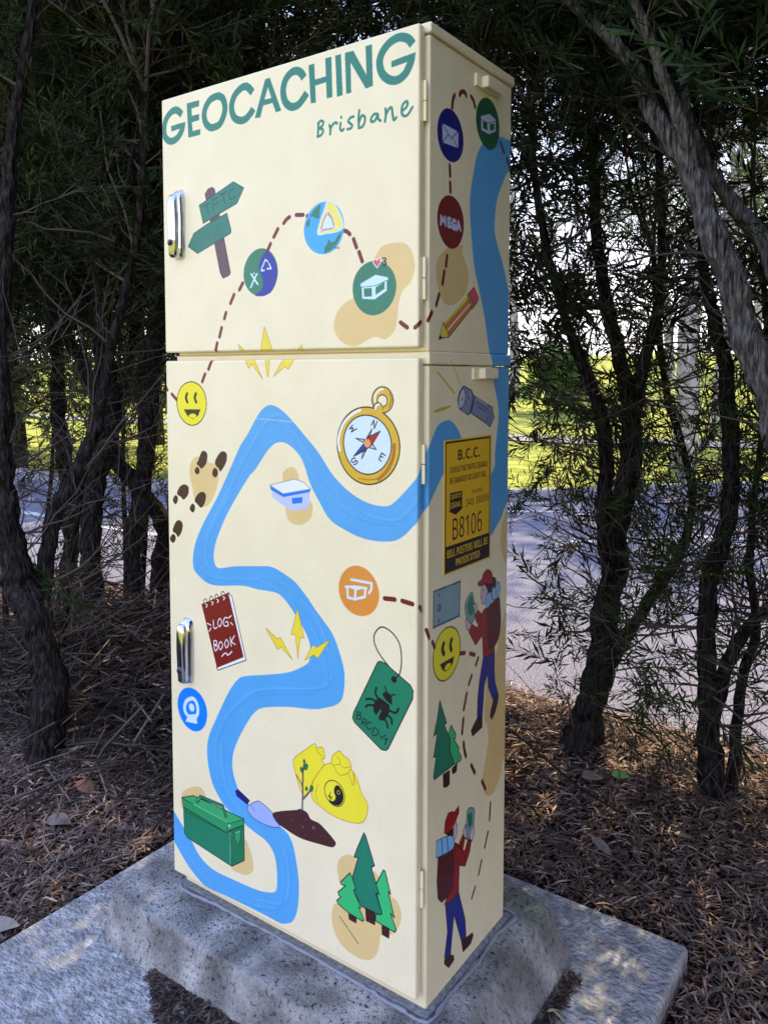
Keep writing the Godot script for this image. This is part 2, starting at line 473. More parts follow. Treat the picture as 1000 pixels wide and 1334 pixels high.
	line(C.scuff2, 0.6, [5849,10713,6051,10812], 1, 0, 0)
	line(C.scuff2, 0.6, [1867,14171,2281,13883], 1, 0, 0)
	line(C.scuff2, 0.6, [5339,2620,5474,2797], 1, 0, 0)
	line(C.scuff2, 0.6, [6200,16645,6452,16706], 1, 0, 0)
	line(C.scuff2, 0.6, [1358,16386,1830,16469], 1, 0, 0)
	disc(C.grime, 1598, 16911, 5)
	disc(C.grime, 522, 16962, 7)
	disc(C.grime, 5929, 16982, 5)
	disc(C.grime, 3507, 16699, 6)
	disc(C.grime, 1196, 16978, 12)
	disc(C.grime, 5363, 17008, 11)
	disc(C.grime, 5182, 17042, 9)
	disc(C.grime, 4747, 16910, 11)
	disc(C.grime, 5688, 16816, 10)
	disc(C.grime, 3312, 16936, 5)
	disc(C.grime, 3107, 16605, 11)
	disc(C.grime, 3577, 16796, 6)
	disc(C.grime, 5871, 16636, 11)
	disc(C.grime, 3328, 16883, 7)
	disc(C.grime, 3903, 16980, 6)
	disc(C.grime, 5259, 17055, 4)
	disc(C.grime, 394, 16972, 8)
	disc(C.grime, 3092, 16969, 7)
	disc(C.grime, 6432, 17030, 5)
	disc(C.grime, 4117, 16867, 6)
	disc(C.grime, 2359, 17115, 9)
	disc(C.grime, 5842, 16891, 4)
	disc(C.grime, 491, 17061, 9)
	disc(C.grime, 1607, 16681, 6)
	disc(C.grime, 1227, 17045, 10)
	disc(C.grime, 5789, 17100, 12)
	disc(C.grime, 4766, 17071, 6)
	disc(C.grime, 6234, 17107, 10)
	disc(C.grime, 2706, 16780, 11)
	disc(C.grime, 1963, 16993, 5)
	disc(C.grime, 2920, 16953, 12)
	disc(C.grime, 2203, 16927, 4)

func paint_front_b():
	disc(C.grime, 384, 16899, 7)
	disc(C.grime, 1943, 16721, 4)
	disc(C.grime, 6334, 16962, 4)
	disc(C.grime, 450, 17038, 5)
	disc(C.grime, 4397, 17075, 8)
	disc(C.grime, 1681, 17059, 12)
	disc(C.grime, 876, 16679, 7)
	disc(C.grime, 6371, 17038, 8)
	disc(C.grime, 1635, 17059, 7)
	disc(C.grime, 1678, 17082, 12)
	disc(C.grime, 5377, 17054, 6)
	disc(C.grime, 1639, 17119, 5)
	disc(C.grime, 1569, 17021, 4)
	disc(C.grime, 5993, 17015, 9)
	line(C.grime, 0.45, [6390,9992,6438,10282], 1, 0, 0)
	line(C.grime, 0.45, [5122,13718,5121,13827], 1, 0, 0)
	line(C.grime, 0.45, [1439,15124,1487,15500], 1, 0, 0)
	line(C.grime, 0.45, [2237,12760,2273,13046], 1, 0, 0)
	line(C.grime, 0.45, [5274,11355,5293,11655], 1, 0, 0)
	line(C.grime, 0.45, [1804,15659,1858,15762], 1, 0, 0)
	line(C.grime, 0.45, [6266,16083,6287,16178], 1, 0, 0)
	line(C.grime, 0.45, [5808,6991,5865,7285], 1, 0, 0)
	line(C.grime, 0.45, [484,7423,500,7685], 1, 0, 0)
	line(C.grime, 0.45, [4840,15710,4806,15791], 1, 0, 0)
	line(C.grime, 0.45, [5957,5743,6002,5860], 1, 0, 0)
	line(C.grime, 0.45, [5243,14134,5288,14391], 1, 0, 0)
	line(C.grime, 0.45, [5680,7798,5700,7984], 1, 0, 0)
	line(C.grime, 0.45, [5763,14032,5759,14280], 1, 0, 0)
	line(C.teal, 14.5, [652,418,534,321,427,288,289,323,148,434,83,615,109,781,211,878,334,914,496,877,620,772,690,633], 1, 0, 1)
	fill(C.teal, [307,597,527,591,758,588,742,692,525,698,319,714], 0)
	fill(C.teal, [809,225,1189,227,1182,349,953,352,959,503,1179,506,1181,626,956,633,981,818,1214,812,1207,928,846,926], 0)
	line(C.teal, 14.5, [1711,252,1517,284,1378,410,1330,555,1372,716,1484,822,1597,848,1776,818,1889,687,1940,531,1895,357,1808,280], 1, 1, 1)
	line(C.teal, 14.5, [2706,375,2612,277,2520,223,2393,233,2221,332,2132,493,2139,643,2214,776,2363,848,2511,845,2659,754,2722,687], 1, 0, 1)
	fill(C.teal, [3044,200,3164,191,3455,859,3316,867,3231,674,2989,677,2905,887,2761,876], 0)
	fill(C.cream, [3114,358,3204,577,3019,575], 0)
	line(C.teal, 14.5, [4026,377,3952,270,3839,209,3705,217,3569,315,3509,472,3527,646,3604,773,3738,847,3891,828,4024,728,4092,659], 1, 0, 1)
	fill(C.teal, [4139,172,4276,174,4309,875,4187,868], 0)
	fill(C.teal, [4534,136,4677,141,4699,855,4567,854], 0)
	fill(C.teal, [4249,464,4576,456,4579,560,4266,572], 0)
	fill(C.teal, [4766,142,4896,142,4935,866,4805,870], 0)
	fill(C.teal, [4986,143,5110,158,5126,864,5015,861], 0)
	fill(C.teal, [4986,143,5172,146,5475,645,5601,836,5451,858], 0)
	fill(C.teal, [5442,134,5581,135,5601,841,5475,842], 0)
	line(C.teal, 14.5, [6426,331,6342,224,6217,162,6092,152,5933,204,5804,316,5745,457,5772,617,5853,738,5982,824,6125,846,6266,787,6359,668,6411,541], 1, 0, 1)
	fill(C.teal, [5991,511,6250,487,6488,471,6467,571,6250,598,5997,615], 0)
	line(C.teal, 4.6, [4372,1250,4353,1481], 0, 0, 0)
	line(C.teal, 4.6, [4354,1260,4427,1224,4482,1255,4463,1315,4390,1352,4463,1381,4474,1438,4419,1486,4345,1493], 1, 0, 0)
	line(C.teal, 4.6, [4626,1336,4650,1408,4643,1502], 1, 0, 0)
	line(C.teal, 4.6, [4650,1408,4697,1348,4768,1315,4804,1340], 1, 0, 0)
	line(C.teal, 4.6, [4885,1341,4877,1448,4919,1487,4955,1461], 1, 0, 0)
	line(C.teal, 4.6, [4899,1241,4899,1252], 0, 0, 0)
	line(C.teal, 4.6, [5177,1286,5108,1295,5059,1345,5108,1394,5145,1435,5121,1476,5042,1481], 1, 0, 0)
	line(C.teal, 4.6, [5306,1199,5289,1333,5296,1507], 1, 0, 0)
	line(C.teal, 4.6, [5296,1414,5357,1306,5424,1337,5424,1424,5374,1494,5299,1505], 1, 0, 0)
	line(C.teal, 4.6, [5707,1344,5641,1324,5568,1378,5568,1441,5641,1441,5707,1357,5713,1415,5763,1463], 1, 0, 0)
	line(C.teal, 4.6, [5870,1278,5876,1388,5860,1494], 1, 0, 0)
	line(C.teal, 4.6, [5876,1388,5944,1297,5999,1289,6021,1414,6047,1501,6098,1467], 1, 0, 0)
	line(C.teal, 4.6, [6205,1384,6299,1338,6330,1268,6299,1239,6236,1275,6205,1359,6228,1452,6315,1473,6427,1357], 1, 0, 0)
	fill(C.post, [1324,2144,1410,2056,1538,2035,1610,2082,2044,3800,2001,3853,1822,3900,1742,3778], 0, C.ink, 1)
	fill(C.teal, [2153,2008,2443,2167,2251,2443,1261,2736,1145,2352], 0, C.ink, 1.2)
	fill(C.teal, [1958,2603,2075,2957,2057,3017,1076,3336,787,3163,972,2908,1378,2761], 0, C.ink, 1.2)
	line(C.ink, 1.3, [1256,2397,1478,2337], 0, 0, 0)
	line(C.ink, 1.3, [1368,2368,1426,2567], 0, 0, 0)
	line(C.ink, 1.3, [1552,2284,1566,2521], 0, 0, 0)
	line(C.ink, 1.3, [1534,2294,1697,2253], 0, 0, 0)
	line(C.ink, 1.3, [1568,2397,1695,2363], 0, 0, 0)
	line(C.ink, 1.3, [1751,2223,1965,2177], 0, 0, 0)
	line(C.ink, 1.3, [1859,2200,1898,2405], 0, 0, 0)
	line(C.ink, 1.3, [2175,2156,2071,2167,2027,2258,2068,2341,2215,2306], 1, 0, 0)
	line(C.faded, 1.3, [1115,2935,1203,3208], 0, 0, 0)

func paint_front_c():
	line(C.faded, 1.3, [1115,2935,1246,2935,1317,3055,1203,3208], 1, 0, 0)
	line(C.faded, 1.3, [1376,2898,1446,3093], 0, 0, 0)
	line(C.faded, 1.3, [1376,2898,1610,3096], 0, 0, 0)
	line(C.faded, 1.3, [1610,3096,1560,2843], 0, 0, 0)
	line(C.faded, 1.3, [1632,2838,1701,3055], 0, 0, 0)
	line(C.faded, 1.3, [1632,2838,1849,2787], 0, 0, 0)
	line(C.faded, 1.3, [1667,2940,1847,2897], 0, 0, 0)
	disc(C.leafteal, 2877, 3856, 462)
	fill(C.royal, [3067,3455,3212,3571,3306,3750,3321,3927,3280,4089,3162,4247,2991,4313,2859,4318,2725,4289,2893,4195,2948,4055,2897,3909,2832,3773,2867,3633,2951,3521], 1)
	line(C.pale, 3.2, [2942,3734,3009,3616,3071,3661], 0, 0, 0)
	line(C.pale, 3.2, [3103,3694,3160,3802,3056,3797], 0, 0, 0)
	line(C.pale, 3.2, [2980,3822,2898,3826,2925,3744], 0, 0, 0)
	line(C.pale, 4, [2609,4130,2678,4014,2781,3877], 1, 0, 0)
	line(C.pale, 4, [2623,3866,2713,3980,2802,4082], 1, 0, 0)
	disc(C.pale, 2703, 3861, 19)
	line(C.maroon, 7.5, [2290,4159,2389,4031], 0, 0, 0)
	line(C.maroon, 7.5, [2034,4415,2136,4248], 0, 0, 0)
	line(C.maroon, 7.5, [3067,3455,3150,3326], 0, 0, 0)
	line(C.maroon, 7.5, [3238,3205,3345,3064], 0, 0, 0)
	line(C.maroon, 7.5, [3499,2971,3568,2907,3647,2870], 1, 0, 0)
	line(C.maroon, 7.5, [3813,2850,3985,2870], 0, 0, 0)
	line(C.maroon, 7.5, [4087,2902,4121,2898], 0, 0, 0)
	line(C.maroon, 7.5, [4938,3256,5027,3285,5089,3338], 1, 0, 0)
	line(C.maroon, 7.5, [5174,3431,5239,3584], 0, 0, 0)
	line(C.maroon, 7.5, [5297,3670,5368,3841], 0, 0, 0)
	line(C.maroon, 7.5, [5961,4752,6087,4877], 0, 0, 0)
	line(C.maroon, 7.5, [6194,4953,6333,5045], 0, 0, 0)
	line(C.maroon, 7.5, [6494,5050,6628,4957], 0, 0, 0)
	line(C.maroon, 7.5, [1851,4715,1902,4597], 0, 0, 0)
	line(C.maroon, 7.5, [1703,5082,1767,4900], 0, 0, 0)
	line(C.maroon, 7.5, [1583,5363,1631,5208], 0, 0, 0)
	line(C.maroon, 7.5, [1468,5547,1360,5748], 0, 0, 0)
	line(C.maroon, 7.5, [1253,5848,1165,6008], 0, 0, 0)
	line(C.maroon, 7.5, [-4,6121,49,6196], 0, 0, 0)
	line(C.maroon, 7.5, [193,6284,348,6402], 0, 0, 0)
	line(C.maroon, 8.5, [5865,9861,6082,9844], 0, 0, 0)
	line(C.maroon, 8.5, [6247,9844,6458,9863], 0, 0, 0)
	line(C.maroon, 8.5, [6633,9915,6744,10031], 0, 0, 0)
	disc(C.sky, 4485, 3165, 476)
	fill(C.leafteal, [4416,2713,4249,2806,4147,2921,4232,2926,4315,2978,4381,2973,4399,2824], 0)
	fill(C.leafteal, [4147,2934,4062,3026,4062,3103,4129,3097,4164,2974], 0)
	fill(C.leafteal, [4593,3371,4658,3439,4739,3434,4804,3341,4900,3264,4874,3373,4771,3500,4641,3588,4500,3631,4494,3524,4560,3468], 0)
	fill(C.lemon, [4564,2699,4709,2741,4853,2926,4923,3094,4922,3217,4740,3265,4561,3267,4340,3258,4398,3037,4497,2835], 1, C.pale, 2)
	fill(C.rose, [4563,2868,4660,2941,4724,3060,4746,3174,4659,3215,4512,3220,4397,3226,4454,3031], 1, C.pale, 1.4)
	fill(C.pale, [4572,2944,4660,3028,4698,3169,4545,3178,4453,3169,4496,3035], 1)
	line(C.pale, 2, [4564,2706,4563,2930], 0, 0, 0)
	line(C.pale, 2, [4698,3162,4922,3217], 0, 0, 0)
	line(C.pale, 2, [4340,3253,4473,3166], 0, 0, 0)
	line(C.ink, 0.9, [4732,3538,4787,3543], 0, 0, 0)
	line(C.ink, 0.9, [4758,3541,4761,3571], 0, 0, 0)
	line(C.ink, 0.9, [4797,3574,4803,3545,4819,3564,4838,3543,4841,3573], 0, 0, 0)
	fill(C.tan, [4733,5063,4717,4911,4799,4713,4992,4547,5181,4458,5521,4088,5642,3808,5732,3672,5880,3590,6199,3584,6370,3681,6469,3876,6484,4063,6401,4268,6230,4422,6159,4607,6130,4843,6087,5056,5971,5185,5852,5235,5642,5188,5459,5245,5274,5327,5085,5336,4862,5231], 1)
	disc(C.leafteal, 5626, 4326, 476)
	fill(C.pale, [5328,4234,5657,4098,5925,4160,5928,4213,5904,4211,5904,4390,5642,4527,5368,4505,5352,4301,5334,4295], 0)
	fill(C.leafteal, [5399,4324,5576,4322,5582,4468,5414,4471], 0)
	fill(C.leafteal, [5663,4316,5857,4232,5857,4352,5663,4449], 0)
	line(C.leafteal, 1.2, [5337,4295,5642,4290,5910,4211], 0, 0, 0)
	fill(C.white, [5696,3995,5600,3894,5597,3833,5657,3814,5696,3841,5738,3797,5785,3825,5773,3900], 0)
	fill(C.pink, [5696,3971,5618,3885,5618,3847,5660,3831,5696,3865,5735,3816,5764,3835,5756,3889], 0)
	line(C.ink, 2.2, [5806,3826,5865,3822,5883,3856,5836,3876,5889,3909,5871,3946,5815,3947], 1, 0, 0)
	disc(C.yellow, 820, 6473, 463, C.ink, 1.8)
	line(C.ink, 6.5, [685,6268,648,6352,690,6446], 1, 0, 0)
	fill(C.yellow, [780,6299,779,6370,683,6342], 0)
	line(C.ink, 6.5, [963,6264,927,6347,968,6440], 1, 0, 0)
	fill(C.yellow, [1057,6295,1056,6365,962,6337], 0)
	fill(C.ink, [567,6606,1098,6592,1023,6726,870,6804,696,6751], 0)
	fill(C.yellow, [727,6750,772,6704,872,6686,963,6713,953,6757,870,6789], 1)
	fill(C.bolt, [2964,4913,3073,5145,3188,5416,2861,5411], 0, C.gold2, 1)
	fill(C.bolt, [2972,5527,3102,5528,3064,5896,3034,5896], 0, C.gold2, 1)
	fill(C.bolt, [2241,5249,2480,5419,2317,5417], 0, C.gold2, 1)

func paint_front_d():
	fill(C.bolt, [2401,5520,2663,5523,2903,5943,2623,5649,2526,5731], 0, C.gold2, 1)
	fill(C.bolt, [3937,5297,3971,5441,3762,5438], 0, C.gold2, 1)
	fill(C.bolt, [3484,5532,3761,5535,3593,5754,3493,5700,3201,5896], 0, C.gold2, 1)
	fill(C.bolt, [2930,10953,3251,11117,3334,11070,3648,11455,3344,11264,3253,11330], 0, C.gold2, 1)
	fill(C.bolt, [3784,10405,3958,10966,3852,10962,3789,11395,3724,10926,3612,10963], 0, C.gold2, 1)
	fill(C.bolt, [4603,10860,4298,11290,4202,11241,3967,11397,4176,11050,4268,11085], 0, C.gold2, 1)
	disc(C.gold, 5812, 6301, 231, C.ink, 1.8)
	disc(C.cream, 5810, 6316, 106, C.ink, 1.6)
	line(C.white, 4, [5653,6339,5653,6224,5747,6127,5817,6111], 1, 0, 0)
	line(C.gold3, 3, [5967,6181,6002,6294,5956,6427], 1, 0, 0)
	disc(C.gold, 5718, 6452, 99, C.ink, 1.6)
	disc(C.gold, 5481, 7132, 698, C.ink, 2.2)
	fill(C.gold, [5634,6426,5817,6412,5817,6549,5634,6512], 0)
	line(C.white, 5.5, [4844,7249,4815,7052,4922,6769,5121,6585,5317,6492], 1, 0, 0)
	line(C.white, 4, [5653,6464,5676,6405,5735,6379], 1, 0, 0)
	line(C.gold3, 7, [6068,7086,6039,7315,5912,7553,5725,7720], 1, 0, 0)
	line(C.gold3, 2, [5291,7734,5534,7745,5772,7688], 1, 0, 0)
	disc(C.ice, 5469, 7112, 534, C.ink, 2)
	fill(C.lilac, [5582,6822,5546,6929,5462,7001], 0, C.ink, 1.6)
	fill(C.lilac, [5219,7012,5426,7022,5377,7073], 0, C.ink, 1.6)
	fill(C.lilac, [5677,7189,5510,7163,5594,7091], 0, C.ink, 1.6)
	fill(C.lilac, [5353,7377,5377,7258,5462,7205], 0, C.ink, 1.6)
	fill(C.red, [5764,6856,5582,7111,5534,7143,5450,7021,5510,6970], 0, C.ink, 1.6)
	fill(C.royal, [5169,7343,5402,7091,5510,7163,5316,7272], 0, C.ink, 1.6)
	disc(C.orange2, 5478, 7087, 77)
	line(C.ink, 2, [5565,6760,5625,6666,5634,6814,5700,6682], 0, 0, 0)
	line(C.ink, 2, [5146,6771,5076,6842,5163,6823,5116,6899,5239,6835], 0, 0, 0)
	line(C.ink, 2, [5877,7287,5795,7244,5736,7363,5790,7392], 0, 0, 0)
	line(C.ink, 2, [5764,7303,5823,7323], 0, 0, 0)
	line(C.ink, 2, [5206,7376,5144,7386,5115,7441,5169,7452,5218,7415,5258,7436,5223,7480,5169,7493], 1, 0, 0)
	fill(C.tan, [728,7869,805,7698,952,7607,1167,7610,1353,7712,1539,7716,1629,7839,1602,8099,1504,8366,1337,8577,1193,8656,978,8644,861,8490,816,8294,747,8100], 1)
	fill(C.brown, [1012,7685,1121,7498,1226,7482,1286,7554,1250,7719,1114,7842,1029,7799,963,7754], 1, C.ink, 1)
	fill(C.brown, [1540,7651,1681,7482,1796,7453,1872,7519,1837,7680,1684,7861,1630,7806,1548,7748], 1, C.ink, 1)
	fill(C.brown, [317,8454,421,8294,572,8241,679,8289,666,8440,525,8560,441,8511], 1, C.ink, 1)
	fill(C.brown, [884,8554,983,8412,1128,8353,1222,8407,1186,8575,1074,8685,964,8619], 1, C.ink, 1)
	fill(C.brown, [155,9287,251,9106,364,9042,468,9099,449,9253,335,9402,256,9344], 1, C.ink, 1)
	fill(C.brown, [907,7883,961,7830,1028,7865,1026,7947,958,7978,901,7936], 1, C.ink, 1)
	fill(C.brown, [1443,7900,1500,7815,1583,7848,1591,7938,1525,8001,1451,7965], 1, C.ink, 1)
	fill(C.brown, [177,8603,256,8504,330,8538,313,8634,241,8688], 1, C.ink, 1)
	fill(C.brown, [723,8743,799,8638,871,8671,870,8755,805,8815], 1, C.ink, 1)
	fill(C.brown, [58,9487,153,9373,234,9415,222,9502,149,9558], 1, C.ink, 1)
	fill(C.tan, [3439,7756,3680,7640,3829,7772,3874,8037,4162,8307,4180,8453,4122,8607,3908,8743,3631,8735,3512,8581,3475,8282,3437,7983], 1)
	fill(C.lilac, [3109,8101,3435,8201,4125,8060,4085,8418,3673,8498,3413,8409,3148,8281], 0)
	fill(C.white, [3080,8042,3738,7869,3953,7911,4145,8029,3435,8189], 0, C.faded, 0.8)
	fill(C.royal2, [3080,8054,3415,8184,4137,8029,4114,8090,3435,8249,3108,8132], 0)
	fill(C.royal2, [3655,8250,3931,8204,3922,8315,3674,8360], 0)
	fill(C.white, [1814,10444,1878,10400,1982,10471,2374,11736,1530,12136,1488,12092], 0, C.ink, 1.6)
	fill(C.maroon2, [1046,10787,1869,10402,2300,11687,1498,12090], 0)
	line(C.grey, 2.2, [1123,10770,1125,10690,1183,10647,1221,10687], 1, 0, 0)
	line(C.white, 2.4, [1171,10762,1228,10779,1189,10833], 1, 0, 0)
	line(C.grey, 2.2, [1306,10686,1308,10606,1365,10563,1402,10603], 1, 0, 0)
	line(C.white, 2.4, [1354,10678,1410,10695,1371,10748], 1, 0, 0)
	line(C.grey, 2.2, [1473,10612,1474,10532,1531,10490,1568,10530], 1, 0, 0)
	line(C.white, 2.4, [1520,10604,1575,10621,1537,10673], 1, 0, 0)
	line(C.grey, 2.2, [1661,10521,1662,10442,1718,10400,1754,10440], 1, 0, 0)
	line(C.white, 2.4, [1707,10513,1762,10531,1724,10583], 1, 0, 0)
	line(C.white, 2.6, [1408,11074,1428,11243,1523,11205], 1, 0, 0)
	line(C.white, 2.6, [1842,10945,1759,10960,1712,11051,1747,11130,1853,11104,1841,11028,1781,11049], 1, 0, 0)
	line(C.white, 2.6, [1414,11523,1494,11500,1497,11573,1431,11609,1525,11610,1514,11679,1443,11720,1414,11523], 1, 0, 0)
	line(C.white, 2.6, [1913,11342,1942,11532], 0, 0, 0)
	line(C.white, 2.6, [2037,11285,1934,11442], 0, 0, 0)
	line(C.white, 2.6, [1935,11436,2061,11469], 0, 0, 0)
	line(C.white, 2.6, [1216,11176,1335,11194], 0, 0, 0)
	line(C.white, 2.6, [1275,11339,1333,11254], 0, 0, 0)
	line(C.white, 2.6, [1874,10940,1953,10877], 0, 0, 0)
	line(C.white, 2.6, [1932,11027,1995,11064], 0, 0, 0)
	line(C.white, 2.6, [1652,11813,1723,11736,1793,11711,1820,11745,1884,11709,1959,11637], 1, 0, 0)
	line(C.white, 2.6, [1606,11001,1543,11102,1593,11179,1665,11073], 1, 1, 0)
	line(C.white, 2.6, [1625,11494,1563,11596,1613,11672,1684,11565], 1, 1, 0)
	line(C.white, 2.6, [1807,11418,1745,11520,1795,11595,1865,11489], 1, 1, 0)

func paint_front_e():
	disc(C.azure, 701, 13195, 479)
	line(C.ice, 9, [677,12959,504,13070,449,13258,557,13377,732,13377,869,13256,872,13083,791,12965], 1, 1, 0)
	fill(C.ice, [568,13350,473,13531,854,13487,834,13265], 0)
	disc(C.ice, 682, 13157, 90)
	disc(C.orange, 5278, 9821, 464)
	line(C.ice, 5, [4982,9788,5190,9755,5454,9742], 0, 0, 0)
	line(C.ice, 5, [5018,9811,5028,9983,5196,9987,5419,9907,5436,9753], 0, 0, 0)
	line(C.ice, 5, [5207,9804,5197,9978], 0, 0, 0)
	line(C.ice, 5, [5108,9632,5575,9632,5568,9746,5516,9820], 0, 0, 0)
	fill(C.ice, [4974,9777,5190,9726,5454,9736,5225,9815], 0)
	line(C.ink, 2.2, [6092,11303,6198,11156,6232,10881,6183,10623,6024,10454,5808,10394,5658,10524,5630,10689,5727,10874,5890,11032,6052,11155], 1, 0, 0)
	fill(C.green2, [5700,11084,5735,11047,5795,11034,5890,11055,6421,11328,6479,11414,6469,11561,5947,12610,5893,12664,5783,12668,5178,12320,5135,12248,5164,12135], 0, C.ink, 1.8)
	disc(C.ink, 6071, 11303, 60)
	line(C.ink, 2.2, [6092,11292,6172,11195], 0, 0, 0)
	fill(C.ink, [5755,11711,5973,11794,5978,11907,5919,12035,5837,12125,5741,12127,5728,12085,5796,11952,5782,11906,5672,12064,5617,11998,5617,11882,5672,11777], 0)
	fill(C.ink, [5810,11629,5891,11564,5999,11595,6026,11668,6027,11781,5891,11724], 0)
	line(C.ink, 4, [5686,11544,5658,11642,5714,11732], 1, 0, 0)
	line(C.ink, 4, [5449,11813,5589,11779,5672,11823], 1, 0, 0)
	line(C.ink, 4, [5444,11960,5505,11910,5631,11890], 1, 0, 0)
	line(C.ink, 4, [6173,11812,6107,11908,5973,11897], 1, 0, 0)
	line(C.ink, 4, [6027,12133,6014,12034,5932,11998], 1, 0, 0)
	line(C.ink, 4, [5933,12226,5919,12149,5865,12084], 1, 0, 0)
	line(C.ink, 2.4, [5872,11467,5918,11581], 0, 0, 0)
	line(C.ink, 2.4, [6101,11582,6053,11583,5999,11641], 1, 0, 0)
	line(C.ink, 1.9, [5250,12102,5227,12236], 0, 0, 0)
	line(C.ink, 1.9, [5250,12102,5322,12100,5307,12150,5250,12160], 1, 0, 0)
	line(C.ink, 1.9, [5250,12160,5324,12169,5307,12232,5227,12236], 1, 0, 0)
	line(C.ink, 1.9, [5378,12197,5341,12324], 0, 0, 0)
	line(C.ink, 1.9, [5378,12197,5455,12206,5432,12258,5364,12262], 1, 0, 0)
	line(C.ink, 1.9, [5378,12263,5421,12322], 0, 0, 0)
	line(C.ink, 1.9, [5575,12228,5505,12234,5455,12313,5491,12366,5567,12339], 1, 0, 0)
	line(C.ink, 1.9, [5631,12299,5589,12439,5678,12436,5733,12341,5631,12299], 1, 0, 0)
	line(C.ink, 1.9, [5755,12411,5794,12462,5887,12375], 0, 0, 0)
	line(C.ink, 1.9, [5865,12461,5925,12431,5871,12563], 0, 0, 0)
	fill(C.tan, [300,15272,429,15111,776,14917,993,14918,1086,15040,1058,15235,343,15571], 1)
	fill(C.tan, [2243,15632,2416,15766,2521,16053,2497,16224,2321,16362,2099,16407,1875,16342], 1)
	fill(C.green2, [360,15513,1752,15506,1864,15600,1875,16342,454,16192,381,16113], 0, C.ink, 1.6)
	fill(C.green3, [1852,15512,2261,15300,2259,16068,1875,16345], 0, C.ink, 1.6)
	fill(C.green, [314,15320,698,15153,2259,15164,2248,15305,1797,15584,1727,15648,359,15524], 0, C.ink, 1.6)
	fill(C.green4, [349,15319,698,15163,2228,15181,1822,15410], 0)
	line(C.ink, 0.9, [314,15337,1822,15417,2259,15171], 0, 0, 0)
	line(C.ink, 1, [417,15609,1727,15648,1743,15509], 0, 0, 0)
	line(C.ink, 8, [818,15245,927,15108,1631,15092,1711,15279], 0, 0, 0)
	line(C.green2, 6, [818,15245,927,15108,1631,15092,1711,15279], 0, 0, 0)
	fill(C.green, [1977,15561,2157,15460,2155,15647,2099,15765,2041,15776,1975,15694], 0, C.ink, 1)
	line(C.mint, 1.5, [1846,15607,1839,16322], 0, 0, 0)
	line(C.mint, 1.5, [694,15353,1754,15406], 0, 0, 0)
	line(C.mint, 1.5, [2000,15553,2148,15469], 0, 0, 0)
	line(C.mint, 1.5, [818,15227,893,15146], 0, 0, 0)
	disc(C.mint, 1821, 15466, 33)
	fill(C.periwinkle, [2647,14657,2774,14647,3066,14758,3262,14960,3228,15018,3021,15073,2684,15076,2448,15010,2363,14893,2452,14784], 1, C.ink, 1)
	fill(C.navy, [2014,14638,2091,14575,2431,14710,2364,14819,2057,14732], 0, C.ink, 1)
	line(C.ink, 0.8, [2464,14796,2579,14893], 0, 0, 0)
	fill(C.bag, [3665,13472,3974,13185,4209,13002,4274,13062,4405,13025,4463,13215,4371,13268,4452,13361,4304,13547,4137,13808,4103,13950,3967,14138,3832,14034,3715,13751], 1, C.gold2, 1.2)
	fill(C.bag, [4452,13361,4630,13270,4884,13247,5102,13258,5225,13373,5347,13637,5468,13773,5483,13919,5438,14084,5316,14221,5007,14292,4626,14291,4301,14202,4135,14098,4154,13802,4304,13547], 1, C.gold2, 1.2)
	fill(C.bag, [4621,13247,4663,13106,4822,12972,4916,13034,5056,13082,5096,13209,5040,13327,4915,13416,4789,13428,4694,13328], 1, C.gold2, 1.2)
	line(C.gold2, 1, [4662,13299,4821,13240,4947,13266,5087,13200], 1, 0, 0)
	line(C.gold2, 1, [4759,13105,4837,13158,4821,13240], 1, 0, 0)
	line(C.gold2, 1, [5040,13340,5148,13547,5164,13315], 1, 0, 0)
	line(C.gold2, 1, [5133,13299,5210,13478], 0, 0, 0)
	line(C.gold2, 1, [4287,13788,4229,13989,4285,14155], 1, 0, 0)
	line(C.gold2, 1, [4225,13062,4307,13156,4453,13231], 1, 0, 0)
	disc(C.bag, 4698, 13841, 245, C.ink, 1.4)
	fill(C.ink, [4709,13709,4788,13659,4883,13732,4914,13850,4882,13962,4787,14052,4659,14073,4563,14026,4675,14003,4724,13910,4686,13819], 1)
	line(C.ink, 1.3, [4540,13948,4647,13940], 0, 0, 0)
	line(C.ink, 1.3, [4596,13848,4579,14021], 0, 0, 0)
	line(C.ink, 1.3, [4547,13915,4634,13986], 0, 0, 0)
	line(C.bag, 1.2, [4788,13756,4756,13810,4804,13828,4832,13773], 1, 1, 0)
	fill(C.soil, [3088,14788,3287,14668,3726,14496,3829,14441,3999,14459,4099,14559,4299,14571,4495,14661,4704,14796,4704,14861,4624,14929,4363,14970,3825,15026,3372,14966,3195,14917], 1, C.ink, 1.2)
	disc(C.stone, 3894, 14782, 26)

